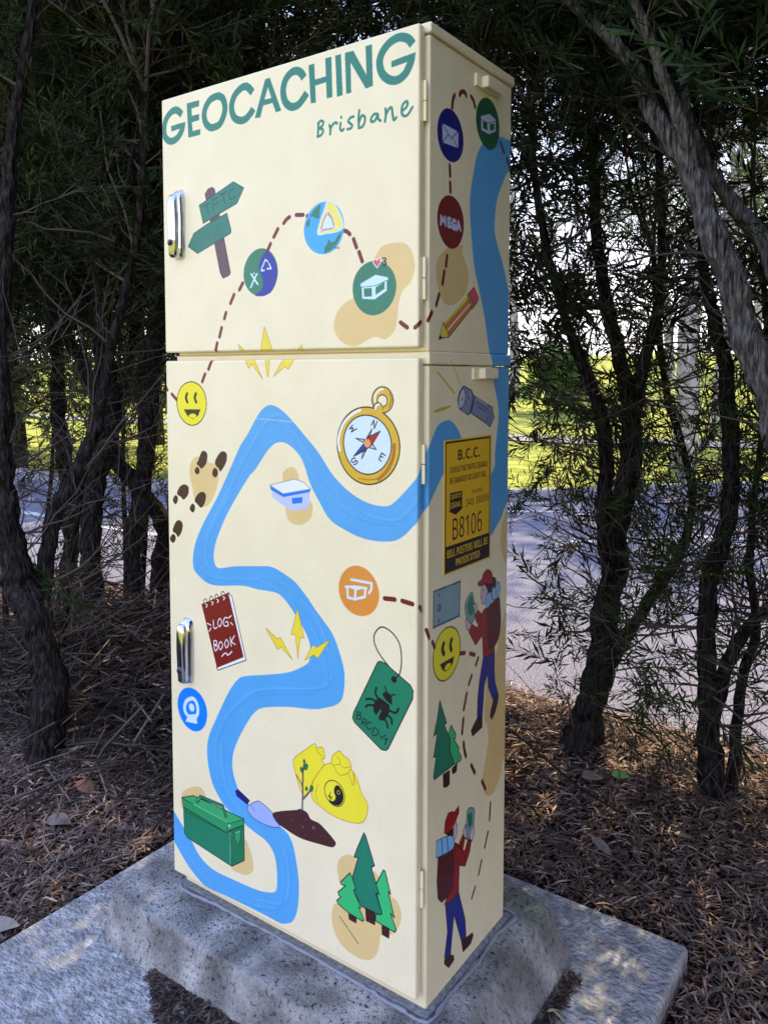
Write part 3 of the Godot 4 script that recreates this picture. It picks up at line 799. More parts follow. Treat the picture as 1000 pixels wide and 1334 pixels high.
func paint_front_f():
	disc(C.stone, 4165, 14708, 34)
	disc(C.stone, 3981, 14593, 16)
	disc(C.stone, 3955, 14921, 13)
	disc(C.stone, 4346, 14811, 13)
	disc(C.stone, 3213, 14814, 13)
	disc(C.stone, 3619, 14746, 18)
	disc(C.stone, 3445, 14696, 13)
	line(C.twig, 4, [3880,14432,3893,14122,3903,13694,3931,13501], 1, 0, 0)
	line(C.twig, 4, [3916,14194,4103,13968], 0, 0, 0)
	line(C.twig, 2.5, [3850,13896,3732,13772], 0, 0, 0)
	line(C.twig, 2.5, [3884,13965,3850,13882], 0, 0, 0)
	line(C.twig, 2.5, [3931,13527,3945,13404], 0, 0, 0)
	fill(C.green2, [3939,13387,3972,13423,3938,13477,3905,13434], 0, C.ink, 0.9)
	fill(C.green2, [3972,13457,4039,13482,4005,13584,3914,13598], 0, C.ink, 0.9)
	fill(C.green2, [3853,13563,3910,13612,3876,13681,3828,13637], 0, C.ink, 0.9)
	fill(C.green2, [4104,13865,4170,13876,4143,13977,4069,13973], 0, C.ink, 0.9)
	fill(C.green2, [3986,13926,4029,13946,4002,14013,3955,13996], 0, C.ink, 0.9)
	fill(C.tan, [4758,15336,4792,15140,4933,14986,5099,14925,5235,14977,5289,15272,4847,15554,4791,15461], 1)
	fill(C.tan, [4618,16339,4661,16112,4761,16002,5370,15736,5610,15083,5715,15087,6001,15351,6154,15422,6243,15647,6180,15891,6028,16099,5795,16209,5756,16360,5716,16556,5610,16738,5450,16843,5232,16883,4956,16844,4759,16721,4660,16554], 1)
	fill(C.brown, [5035,16075,5220,16113,5211,16219,5041,16210], 0, C.ink, 1)
	fill(C.brown, [5429,15791,5650,15824,5650,16070,5450,16074], 0, C.ink, 1)
	fill(C.brown, [5808,16015,5976,16021,5971,16196,5816,16189], 0, C.ink, 1)
	fill(C.firlight, [5845,14932,5884,14946,6006,15338,5949,15306,6091,15753,6001,15702,6130,15956,6104,16022,5663,15986,5663,15863,5815,15779,5689,15452,5742,15431,5676,15268], 0, C.ink, 1.8)
	fill(C.firdark, [5398,14382,5438,14424,5642,14927,5570,14987,5747,15440,5668,15449,5815,15779,5768,15824,5343,15837,5152,15596,5207,15551,5125,15357,5262,14917,5167,14934,5235,14752], 0, C.ink, 1.8)
	fill(C.firlight, [5070,15280,4833,15560,4861,15595,4959,15580,4776,15777,4790,15829,4846,15842,4739,15965,4789,16014,5027,16090,5369,16119,5396,16074,5275,15875,5329,15876,5152,15596,5207,15551,5120,15359], 0, C.ink, 1.8)
	line(C.ink, 1.2, [4811,16248,5260,16601], 0, 0, 0)

func paint_side_a():
	fill(C.river, [2635,1267,2878,1253,3434,1259,3588,1611,3167,1837,2911,1905,2731,2136,2508,2474,2418,2809,2405,3127,2528,3377,2803,3780,3019,4202,3383,4689,3481,8376,3022,8591,2806,8831,2569,8999,2292,9140,1751,8989,1290,8257,855,7635,529,7700,268,7947,-60,8285,-353,8576,-360,7544,-59,7279,168,6981,335,6814,571,6749,788,6773,1004,6925,1158,7119,1734,8016,2428,7833,2503,7485,2577,7090,2637,6769,2597,6491,2424,6091,2352,5758,2216,5446,2015,4813,1790,4310,1602,3912,1474,3340,1407,2797,1432,2548,1542,2163,1655,1866,1861,1594,2227,1364], 1)
	fill(C.tan, [3201,8696,2890,8907,2779,9286,2872,9604,3233,9965], 1)
	fill(C.tan, [3397,10739,2938,10953,2643,11597,2251,11955,2193,12331,2153,12790,2288,13030,2331,13350,2188,13740,2096,14052,2183,14346,2368,14508,2621,14523,2862,14315,3045,13993,3474,13691], 1)
	disc(C.grime, 127, 17056, 7)
	disc(C.grime, 2600, 17364, 8)
	disc(C.grime, 459, 17116, 8)
	disc(C.grime, 81, 17060, 10)
	disc(C.grime, 2491, 17126, 7)
	disc(C.grime, 2372, 17258, 6)
	disc(C.grime, 739, 16671, 4)
	disc(C.grime, 387, 17384, 8)
	disc(C.grime, 2661, 17130, 10)
	disc(C.grime, 2340, 17424, 4)
	disc(C.grime, 2649, 17365, 10)
	disc(C.grime, 1296, 17210, 10)
	disc(C.grime, 543, 17318, 5)
	disc(C.grime, 1508, 17317, 6)
	disc(C.grime, 1648, 17060, 4)
	disc(C.grime, 969, 17182, 8)
	disc(C.grime, 1485, 17375, 4)
	disc(C.grime, 774, 17112, 10)
	disc(C.grime, 1102, 17358, 9)
	disc(C.grime, 2046, 16579, 8)
	disc(C.grime, 974, 17162, 11)
	disc(C.grime, 951, 17274, 10)
	disc(C.grime, 2371, 17204, 5)
	disc(C.grime, 2324, 17238, 6)
	disc(C.grime, 2003, 17366, 5)
	disc(C.grime, 2436, 17357, 5)
	disc(C.grime, 2710, 17177, 6)
	disc(C.grime, 1881, 17166, 4)
	disc(C.grime, 1237, 17276, 9)
	disc(C.grime, 1013, 17376, 6)
	line(C.maroon, 8, [744,1211,770,1075,828,973], 1, 0, 0)
	line(C.maroon, 8, [1004,923,1057,856,1183,820,1239,866], 1, 0, 0)
	line(C.maroon, 8, [1424,832,1519,886,1578,978], 1, 0, 0)
	line(C.maroon, 8, [670,2230,690,2408], 0, 0, 0)
	line(C.maroon, 8, [691,2529,704,2683], 0, 0, 0)
	line(C.maroon, 8, [2616,1377,2762,1535], 0, 0, 0)
	line(C.maroon, 8, [2895,1622,3065,1831], 0, 0, 0)
	disc(C.navy, 698, 1711, 453)
	fill(C.lilac, [407,1581,458,1565,942,1577,967,1597,971,1850,911,1869,428,1890], 0)
	line(C.navy, 1.6, [441,1581,716,1762,942,1585], 0, 0, 0)
	line(C.navy, 1.6, [428,1881,619,1708], 0, 0, 0)
	line(C.navy, 1.6, [928,1851,786,1745], 0, 0, 0)
	disc(C.pine, 2091, 1156, 473)
	fill(C.lilac, [1804,1082,2148,954,2405,1000,2401,1219,2128,1342,1824,1333], 0)
	fill(C.pine, [1884,1153,2051,1156,2074,1280,1894,1279], 0)
	fill(C.pine, [2164,1146,2336,1084,2338,1206,2167,1257], 0)
	line(C.pine, 1.2, [1821,1141,2091,1146,2397,1021], 0, 0, 0)
	fill(C.tan, [220,4157,273,3938,457,3772,646,3676,1138,3563,1140,3712,1323,3941,1379,4189,1253,4428,952,4627,658,4680,467,4638,325,4481], 1)
	disc(C.maroon2, 726, 3210, 464)
	line(C.lilac, 6.5, [382,3301,390,3162,456,3241,516,3160,537,3294], 0, 0, 0)
	line(C.lilac, 6.5, [717,3157,621,3163,632,3301,728,3296], 0, 0, 0)
	line(C.lilac, 6.5, [626,3232,703,3230], 0, 0, 0)
	line(C.lilac, 6.5, [944,3313,991,3158,1068,3299], 0, 0, 0)
	line(C.lilac, 6.5, [963,3261,1043,3256], 0, 0, 0)
	line(C.lilac, 6.5, [887,3174,819,3165,776,3240,806,3309,889,3306,888,3252,844,3254], 1, 0, 0)
	line(C.maroon, 8, [600,3822,564,4000], 0, 0, 0)
	line(C.maroon, 8, [508,4108,449,4326], 0, 0, 0)
	line(C.maroon, 8, [335,4521,244,4715], 0, 0, 0)
	line(C.maroon, 8, [100,4848,-11,4992], 0, 0, 0)
	fill(C.orange3, [471,5026,1409,4402,1582,4632,675,5256,380,5277], 0, C.ink, 1.6)
	fill(C.straw, [495,5007,1331,4447,1410,4504,543,5041], 0)
	line(C.white, 3, [518,4982,1316,4463], 0, 0, 0)
	line(C.white, 3, [640,5127,1438,4611], 0, 0, 0)
	fill(C.straw, [471,5026,616,5140,675,5256,380,5277,325,5310], 0, C.ink, 1)
	fill(C.ink, [380,5224,465,5288,311,5318], 0)
	fill(C.olive, [1331,4447,1419,4396,1599,4657,1519,4701], 0, C.ink, 1)
	fill(C.pink, [1419,4396,1592,4284,1774,4462,1731,4543,1598,4651], 0, C.ink, 1.4)

func paint_side_b():
	line(C.ray, 3.5, [291,5889,566,6057,869,6259], 1, 0, 0)
	line(C.ray, 2.2, [729,5673,917,5878,1085,6107], 1, 0, 0)
	fill(C.ray, [165,6587,331,6522,800,6484,503,6564], 1)
	fill(C.steel, [1619,6330,2375,6573,2399,6683,2465,6765,2278,6954,2068,6855,1507,6648], 0, C.ink, 1.8)
	fill(C.steel, [997,6390,1068,6245,1215,6136,1520,6224,1619,6330,1488,6647,1393,6681,1073,6557], 0, C.ink, 1.8)
	fill(C.lilac, [1034,6446,1069,6300,1197,6173,1273,6267,1275,6397,1183,6524,1072,6539], 1, C.ink, 1.6)
	disc(C.ray, 1169, 6375, 40)
	line(C.slate, 2.2, [1559,6272,1562,6423,1431,6664], 1, 0, 0)
	line(C.slate, 2.2, [1638,6349,1602,6500,1488,6647], 1, 0, 0)
	line(C.slate, 2.2, [2207,6538,2210,6715,2089,6846], 1, 0, 0)
	line(C.slate, 2.2, [1719,6446,2166,6596], 0, 0, 0)
	line(C.slate, 2.2, [1740,6523,2126,6653], 0, 0, 0)
	line(C.slate, 2.2, [1329,6231,1407,6344,1333,6529], 1, 0, 0)
	line(C.slate, 2.2, [2355,6602,2295,6777,2214,6911], 1, 0, 0)
	line(C.lilac, 1.8, [1698,6370,2165,6517], 0, 0, 0)
	line(C.lilac, 1.8, [1386,6269,1464,6327], 0, 0, 0)
	line(C.lilac, 1.8, [1407,6400,1352,6530], 0, 0, 0)
	fill(C.steel2, [194,9782,1156,9786,1131,10470,200,10460], 0)
	line(C.tealdark, 3, [194,9782,1156,9798], 0, 0, 0)
	line(C.tealdark, 3, [200,10427,1131,10449], 0, 0, 0)
	line(C.tealdark, 3, [197,9791,200,10452], 0, 0, 0)
	line(C.tealdark, 3, [1139,9803,1125,10468], 0, 0, 0)
	disc(C.slate, 393, 9886, 30)
	disc(C.steel2, 380, 9874, 12)
	disc(C.slate, 386, 10125, 67)
	disc(C.steel2, 373, 10114, 27)
	disc(C.slate, 375, 10354, 37)
	disc(C.steel2, 362, 10342, 14)
	disc(C.yellow, 675, 11045, 489, C.ink, 2.2)
	line(C.ink, 9, [555,10824,510,10919,567,11021], 1, 0, 0)
	fill(C.yellow, [631,10885,632,10962,556,10915], 0)
	line(C.ink, 9, [839,10827,797,10923,828,11023], 1, 0, 0)
	fill(C.yellow, [901,10883,902,10953,834,10913], 0)
	fill(C.ink, [429,11177,935,11178,893,11283,752,11362,620,11365,521,11308], 0)
	fill(C.yellow, [586,11302,685,11246,818,11269,769,11341,653,11354], 1)
	line(C.maroon, 8, [-22,10429,56,10580], 0, 0, 0)
	line(C.maroon, 8, [165,10685,244,10808], 0, 0, 0)
	line(C.maroon, 8, [1166,11184,1336,11228], 0, 0, 0)
	line(C.maroon, 8, [1545,11299,1730,11380], 0, 0, 0)
	line(C.maroon, 8, [1870,11490,1786,11594], 0, 0, 0)
	line(C.maroon, 8, [1615,11754,1508,11893], 0, 0, 0)
	line(C.maroon, 8, [1427,12052,1317,12324], 0, 0, 0)
	line(C.maroon, 8, [1302,12507,1260,12774], 0, 0, 0)
	line(C.maroon, 8, [1316,12975,1347,13120,1411,13289], 1, 0, 0)
	line(C.maroon, 8, [1626,13550,1779,13775], 0, 0, 0)
	line(C.maroon, 8, [2078,14071,2231,14302], 0, 0, 0)
	line(C.maroon, 6.5, [2455,14692,2421,15039], 0, 0, 0)
	line(C.maroon, 6.5, [2358,15269,2222,15524], 0, 0, 0)
	line(C.maroon, 6.5, [2094,15736,1974,15960], 0, 0, 0)
	line(C.maroon, 6.5, [1828,16153,1697,16306], 0, 0, 0)
	fill(C.jean, [2081,11530,2355,11573,2283,11931,2150,12112,2065,12743,1854,12681,1866,12298,1918,12017], 0, C.ink, 1.4)
	fill(C.jean, [2256,11563,2578,11543,2571,11944,2609,12223,2772,12545,2544,12583,2308,12220,2283,11931], 0, C.ink, 1.4)
	fill(C.brown, [1873,12683,2065,12743,2069,12952,1673,12990,1608,12854,1725,12768], 0, C.ink, 1.4)
	fill(C.brown, [2772,12539,2742,12655,2623,12847,2483,12948,2401,12845,2438,12724,2536,12575], 0, C.ink, 1.4)
	fill(C.brick, [1724,10565,1872,10529,1987,10640,1839,10796,1744,10680], 0, C.ink, 1.4)
	fill(C.brick, [1491,10867,1587,10730,1822,10865,2006,10617,2139,10557,2276,10591,2463,11054,2574,11542,2355,11573,2081,11553,2034,11079,1764,11197], 0, C.ink, 1.4)
	fill(C.wine, [2217,10595,2452,10520,2734,10473,2801,10719,2829,11035,2753,11304,2592,11432,2432,11453,2291,11366,2242,10882], 1, C.ink, 1.4)
	fill(C.skin, [1995,10061,2129,10063,2248,10173,2231,10300,2118,10459,2022,10440,1974,10333,1949,10235,1978,10168], 0, C.ink, 1.2)
	fill(C.hair, [2421,10005,2521,10007,2603,10081,2586,10229,2447,10293,2289,10294,2217,10185,2129,10063,2404,10114], 1)
	fill(C.red2, [1843,9973,1993,9941,2049,9852,2221,9791,2399,9887,2441,10009,2404,10123,2129,10054,1920,10063,1855,10022], 1, C.ink, 1.4)
	fill(C.baby, [2154,10356,2308,10271,2417,10361,2411,10473,2256,10582,2197,10534], 1, C.ink, 1.4)
	fill(C.baby, [2434,10233,2546,10220,2600,10327,2571,10454,2471,10459], 1, C.ink, 1.4)
	fill(C.baby, [2637,10164,2719,10154,2795,10256,2753,10420,2652,10453], 1, C.ink, 1.4)
	line(C.ink, 1, [2016,10149,2093,10185], 0, 0, 0)
	line(C.ink, 1, [1981,10316,2027,10330], 0, 0, 0)
	line(C.ink, 1, [2213,10389,2261,10437,2235,10487], 1, 0, 0)
	fill(C.skin, [1361,10582,1541,10592,1587,10730,1491,10831,1381,10730], 1, C.ink, 1.2)
	fill(C.steel2, [1339,10273,1569,10108,1682,10264,1717,10600,1598,10715,1397,10555], 1, C.ink, 1.4)
	fill(C.green2, [1411,10344,1563,10173,1645,10292,1667,10515,1540,10555], 1)
	fill(C.skin, [1647,10383,1739,10359,1815,10460,1761,10584,1704,10487], 1, C.ink, 1.2)

func paint_side_c():
	fill(C.brown, [560,13290,803,13313,797,13577,679,13588,572,13532], 0, C.ink, 1.2)
	fill(C.brown, [895,13307,1078,13293,1059,13438,948,13442,886,13383], 0, C.ink, 1.2)
	fill(C.firlight, [840,12459,1024,12706,1008,12780,939,12763,1151,13025,1134,13081,1249,13245,1207,13292,946,13265,771,12892,821,12841,727,12593], 0, C.ink, 1.8)
	fill(C.firdark, [430,11851,681,12366,582,12346,803,12710,822,12895,771,12892,945,13193,939,13262,253,13263,220,13189,312,12848,217,12827,356,12426,219,12434,337,12170], 0, C.ink, 1.8)
	fill(C.jean, [673,15878,1174,15897,1439,16600,1476,16973,1292,16957,1001,16250,876,16982,645,16899,754,16444], 0, C.ink, 1.4)
	fill(C.brown, [1292,16957,1729,17045,1775,17137,1668,17235,1357,17219], 0, C.ink, 1.2)
	fill(C.brown, [645,16930,846,16964,994,17056,1013,17162,820,17195,646,17007], 0, C.ink, 1.2)
	fill(C.brick, [1184,14907,1320,14804,1401,14922,1325,15118,1203,14994], 0, C.ink, 1.2)
	fill(C.brick, [946,14773,1184,14954,1190,15329,1174,15882,833,15908,633,15840,717,15766,935,15688,989,15347], 0, C.ink, 1.4)
	fill(C.brick, [1053,14873,1387,15181,1507,15022,1664,15100,1605,15292,1422,15498,1178,15354,1009,15081], 0, C.ink, 1.4)
	fill(C.wine, [399,14812,936,14906,989,15347,935,15688,717,15750,547,15746,407,15592,365,15255], 0, C.ink, 1.4)
	line(C.ink, 1, [385,15088,883,15261], 0, 0, 0)
	line(C.ink, 1, [405,15336,741,15414,743,15582,422,15466], 0, 0, 0)
	line(C.ink, 1, [852,15092,857,15523], 0, 0, 0)
	fill(C.skin, [960,14490,1017,14395,1107,14530,1097,14648,1051,14749,946,14743], 0, C.ink, 1.1)
	fill(C.hair, [690,14496,902,14493,977,14483,933,14660,788,14604], 0)
	fill(C.red2, [617,14444,642,14232,754,14120,898,14156,974,14207,1149,14166,1163,14295,1046,14409,902,14477,730,14500], 0, C.ink, 1.4)
	fill(C.baby, [341,14502,396,14469,904,14630,948,14897,399,14797,343,14710], 1, C.ink, 1.4)
	line(C.ink, 2, [523,14509,565,14829], 0, 0, 0)
	line(C.ink, 2, [714,14567,763,14864], 0, 0, 0)
	fill(C.steel2, [1479,14411,1559,14385,1717,14458,1794,14557,1755,14857,1601,15052,1414,14944,1441,14706], 0, C.ink, 1.4)
	fill(C.green2, [1499,14483,1686,14539,1691,14795,1535,14799], 0)
	fill(C.skin, [1320,14741,1409,14644,1488,14949,1383,14913], 0, C.ink, 1.1)
	fill(C.skin, [1599,14909,1754,14809,1789,15002,1696,15131,1588,15030], 0, C.ink, 1.1)


func notice_picture() -> ImageTexture:
	# 178 mm wide, 246 mm tall
	open_canvas(178, 246, 8.0, 0.0, C.notice)
	for r in [[4.5, 4.5, 169, 237, 2.6]]:
		var p := PackedVector2Array([Vector2(r[0], r[1]) * px, Vector2(r[0] + r[2], r[1]) * px, Vector2(r[0] + r[2], r[1] + r[3]) * px, Vector2(r[0], r[1] + r[3]) * px])
		stroke(C.black, 3.2, p, true, false)
	letters("B.C.C.", C.black, 48, 40, 20, 84, true)
	letters("SHOULD THE TRAFFIC SIGNALS", C.black, 19, 61.5, 11.5, 143, true)
	letters("BE DAMAGED OR LIGHTS FAIL", C.black, 20, 81, 11.5, 138, true)
	letters("PHONE", C.black, 103, 108.5, 7.5, 40)
	letters("340 38888", C.black, 78, 130, 14.5, 91)
	fill(C.black, [200, 975, 645, 975, 645, 1300, 690, 1300, 415, 1400, 145, 1300, 200, 1300])
	letters("QUOTE", C.notice, 24, 111.5, 11, 36, true)
	letters("SIGNAL", C.notice, 23, 126.5, 11, 38, true)
	letters("B8106", C.black, 30, 186.5, 40.5, 112)
	fill(C.black, [60, 1945, 1720, 1945, 1720, 2400, 60, 2400])
	letters("BILL POSTERS WILL BE", C.notice, 11, 216.5, 15, 156, true)
	letters("PROSECUTED", C.notice, 43, 236.5, 14, 92, true)
	line(C.olive, 0.5, [250, 330, 250, 700])
	return close_canvas()

func paint_mat(t: Texture2D) -> StandardMaterial3D:
	var m := StandardMaterial3D.new()
	m.albedo_texture = t
	m.roughness = 0.36
	m.texture_repeat = false
	m.detail_enabled = true
	m.detail_blend_mode = BaseMaterial3D.BLEND_MODE_MUL
	m.detail_albedo = noise_tex(0.012, Color(0.98, 0.978, 0.972), Color(1, 1, 1), 512, 1024, 5, 21)
	m.heightmap_enabled = true
	m.heightmap_texture = height_tex(0.11, 1024, 1024, 3, 22)
	m.heightmap_scale = 0.02
	return m

# ------------------------------------------------------------------ ground
func mulch_h(x: float, z: float) -> float:
	var h := -0.145 + 0.018 * nz.get_noise_2d(x * 1.3, z * 1.3) + 0.010 * nz.get_noise_2d(x * 5.0 + 40.0, z * 5.0)
	h += 0.05 * exp(-(pow(x + 0.25, 2) + pow(z + 1.45, 2)) / 0.10)
	h += 0.035 * exp(-(pow(x - 0.2, 2) + pow(z + 1.35, 2)) / 0.10)
	h += 0.05 * exp(-(pow(x + 1.65, 2) + pow(z + 0.35, 2)) / 0.12)
	h += 0.07 * exp(-(pow(x + 1.75, 2) / 0.5 + pow(z + 0.75, 2) / 0.10))
	# keep it below the concrete where it runs under the slab
	if x > -0.98 and x < 0.36 and z > -0.64: h = minf(h, -0.155)
	var slope := smoothstep(-1.55, -2.15, z)
	return lerpf(h, -0.27, slope)

func land_h(x: float, z: float) -> float:
	var far := smoothstep(-14.0, -48.0, z)
	var h := -0.30 + far * 2.6 + 0.35 * nz.get_noise_2d(x * 0.03, z * 0.03) * smoothstep(-10.0, -20.0, z)
	return h

func sheet(x0, x1, nx, z0, z1, nzz, hf: Callable) -> ArrayMesh:
	var st := stool()
	st.set_smooth_group(0)
	for i in nx + 1:
		for j in nzz + 1:
			var x: float = lerpf(x0, x1, float(i) / nx)
			var z: float = lerpf(z0, z1, float(j) / nzz)
			st.set_uv(Vector2(x, z))
			st.add_vertex(Vector3(x, hf.call(x, z), z))
	for i in nx:
		for j in nzz:
			var a: int = i * (nzz + 1) + j
			for q in [a, a + nzz + 1, a + 1, a + 1, a + nzz + 1, a + nzz + 2]: st.add_index(q)
	st.generate_normals()
	var m := st.commit()
	return m

# a flat ribbon between two polylines in plan (x, z)
func ribbon(near: Array, far: Array, y0: Callable) -> ArrayMesh:
	var st := stool()
	var a := catmull(near, false, 6)
	var b := catmull(far, false, 6)
	for i in a.size() - 1:
		for q in [a[i], b[i], b[i + 1], a[i], b[i + 1], a[i + 1]]:
			st.set_normal(Vector3.UP)
			st.add_vertex(Vector3(q.x, y0.call(q.x, q.y), q.y))
	return st.commit()

func make_ground():
	var grass := tri_mat(noise_tex(0.01, Color(0.47, 0.50, 0.19), Color(0.68, 0.68, 0.32), 512, 512, 5, 31), 0.35, 0.95, height_tex(0.08, 512, 512, 4, 32), 4.0)
	tag(obj("ground", sheet(-140.0, 140.0, 140, -160.0, 60.0, 110, land_h), grass), "sunlit grass parkland rising gently behind the road", "", "", "structure")
	var soil := tri_mat(noise_tex(0.03, Color(0.11, 0.078, 0.062), Color(0.26, 0.195, 0.16), 512, 512, 5, 33), 2.0, 0.97, height_tex(0.05, 512, 512, 5, 34), 1.5)
	tag(obj("mulch_bed", sheet(-9.0, 4.0, 208, -2.3, 2.6, 80, mulch_h), soil), "dark mulch bed of fallen leaves under the trees", "", "", "structure")
	var asphalt := tri_mat(noise_tex(0.12, Color(0.34, 0.335, 0.37), Color(0.57, 0.56, 0.61), 512, 512, 3, 35), 1.3, 0.85, height_tex(0.2, 512, 512, 2, 36), 0.5)
	var near := [Vector2(-40, -2.6), Vector2(-14, -2.4), Vector2(-6, -2.1), Vector2(-3, -2.1), Vector2(0, -1.9), Vector2(3, -1.6), Vector2(8, -0.8), Vector2(30, 4.0)]
	var far := [Vector2(-42, -4.2), Vector2(-15, -4.6), Vector2(-7.4, -4.9), Vector2(-3.3, -6.7), Vector2(-0.9, -9.2), Vector2(3, -11.0), Vector2(9, -12.0), Vector2(34, -10.0)]
	tag(obj("road", ribbon(near, far, func(_x, _z): return -0.25), asphalt), "grey asphalt road behind the trees", "", "", "structure")
	var white := tri_mat(noise_tex(0.1, Color(0.55, 0.55, 0.54), Color(0.80, 0.80, 0.79), 256, 256, 3, 37), 2.0, 0.8)
	var mk := []
	for l in [[Vector2(-7.5, -3.2), Vector2(-5.9, -3.2), Vector2(-4.7, -3.26), Vector2(-3.3, -3.5)], [Vector2(-3.3, -5.85), Vector2(-2.9, -6.09), Vector2(-2.57, -6.32), Vector2(-2.2, -6.6)], [Vector2(-1.8, -5.1), Vector2(-1.46, -5.34), Vector2(-1.06, -5.85), Vector2(-0.5, -6.1), Vector2(0.3, -6.3)]]:
		var b := []
		for p in l: b.append(p + Vector2(-0.02, -0.11))
		mk.append([l, b])
	for k in mk:
		tag(obj("road_marking", ribbon(k[0], k[1], func(_x, _z): return -0.246), white), "worn white line painted on the grey road", "", "", "structure")
	# kerb along the far side of the road
	var kerb_mat := tri_mat(noise_tex(0.05, Color(0.42, 0.41, 0.40), Color(0.62, 0.61, 0.60), 256, 256, 4, 38), 1.0, 0.9)
	var st := stool()
	var a := catmull(far, false, 6)
	for i in a.size() - 1:
		var d: Vector2 = (a[i + 1] - a[i]).normalized()
		var n := Vector2(d.y, -d.x)
		if n.y > 0.0: n = -n
		var p = [Vector3(a[i].x, -0.26, a[i].y), Vector3(a[i + 1].x, -0.26, a[i + 1].y)]
		var w := Vector3(n.x, 0, n.y) * 0.15
		var up := Vector3(0, 0.13, 0)
		for f in [[p[0], p[0] + up, p[1] + up, p[1]], [p[0] + up, p[0] + up + w, p[1] + up + w, p[1] + up], [p[0] + up + w, p[0] + w, p[1] + w, p[1] + up + w]]:
			for q in [f[0], f[1], f[2], f[0], f[2], f[3]]: st.add_vertex(q)
	st.generate_normals()
	tag(obj("kerb", st.commit(), kerb_mat), "pale concrete kerb along the far side of the road", "", "", "structure")
	var path_mat := tri_mat(noise_tex(0.05, Color(0.42, 0.41, 0.38), Color(0.55, 0.54, 0.50), 256, 256, 4, 39), 0.5, 0.9)
	tag(obj("footpath", ribbon([Vector2(-40, -13.5), Vector2(-15, -13.8), Vector2(-6, -14.2), Vector2(-3, -15.2), Vector2(3, -16.5), Vector2(20, -18.0)], [Vector2(-40, -14.9), Vector2(-15, -15.2), Vector2(-6, -15.6), Vector2(-3, -16.6), Vector2(3, -17.9), Vector2(20, -19.4)], func(x, z): return land_h(x, z) + 0.03), path_mat), "pale concrete path crossing the sunny grass", "", "", "structure")

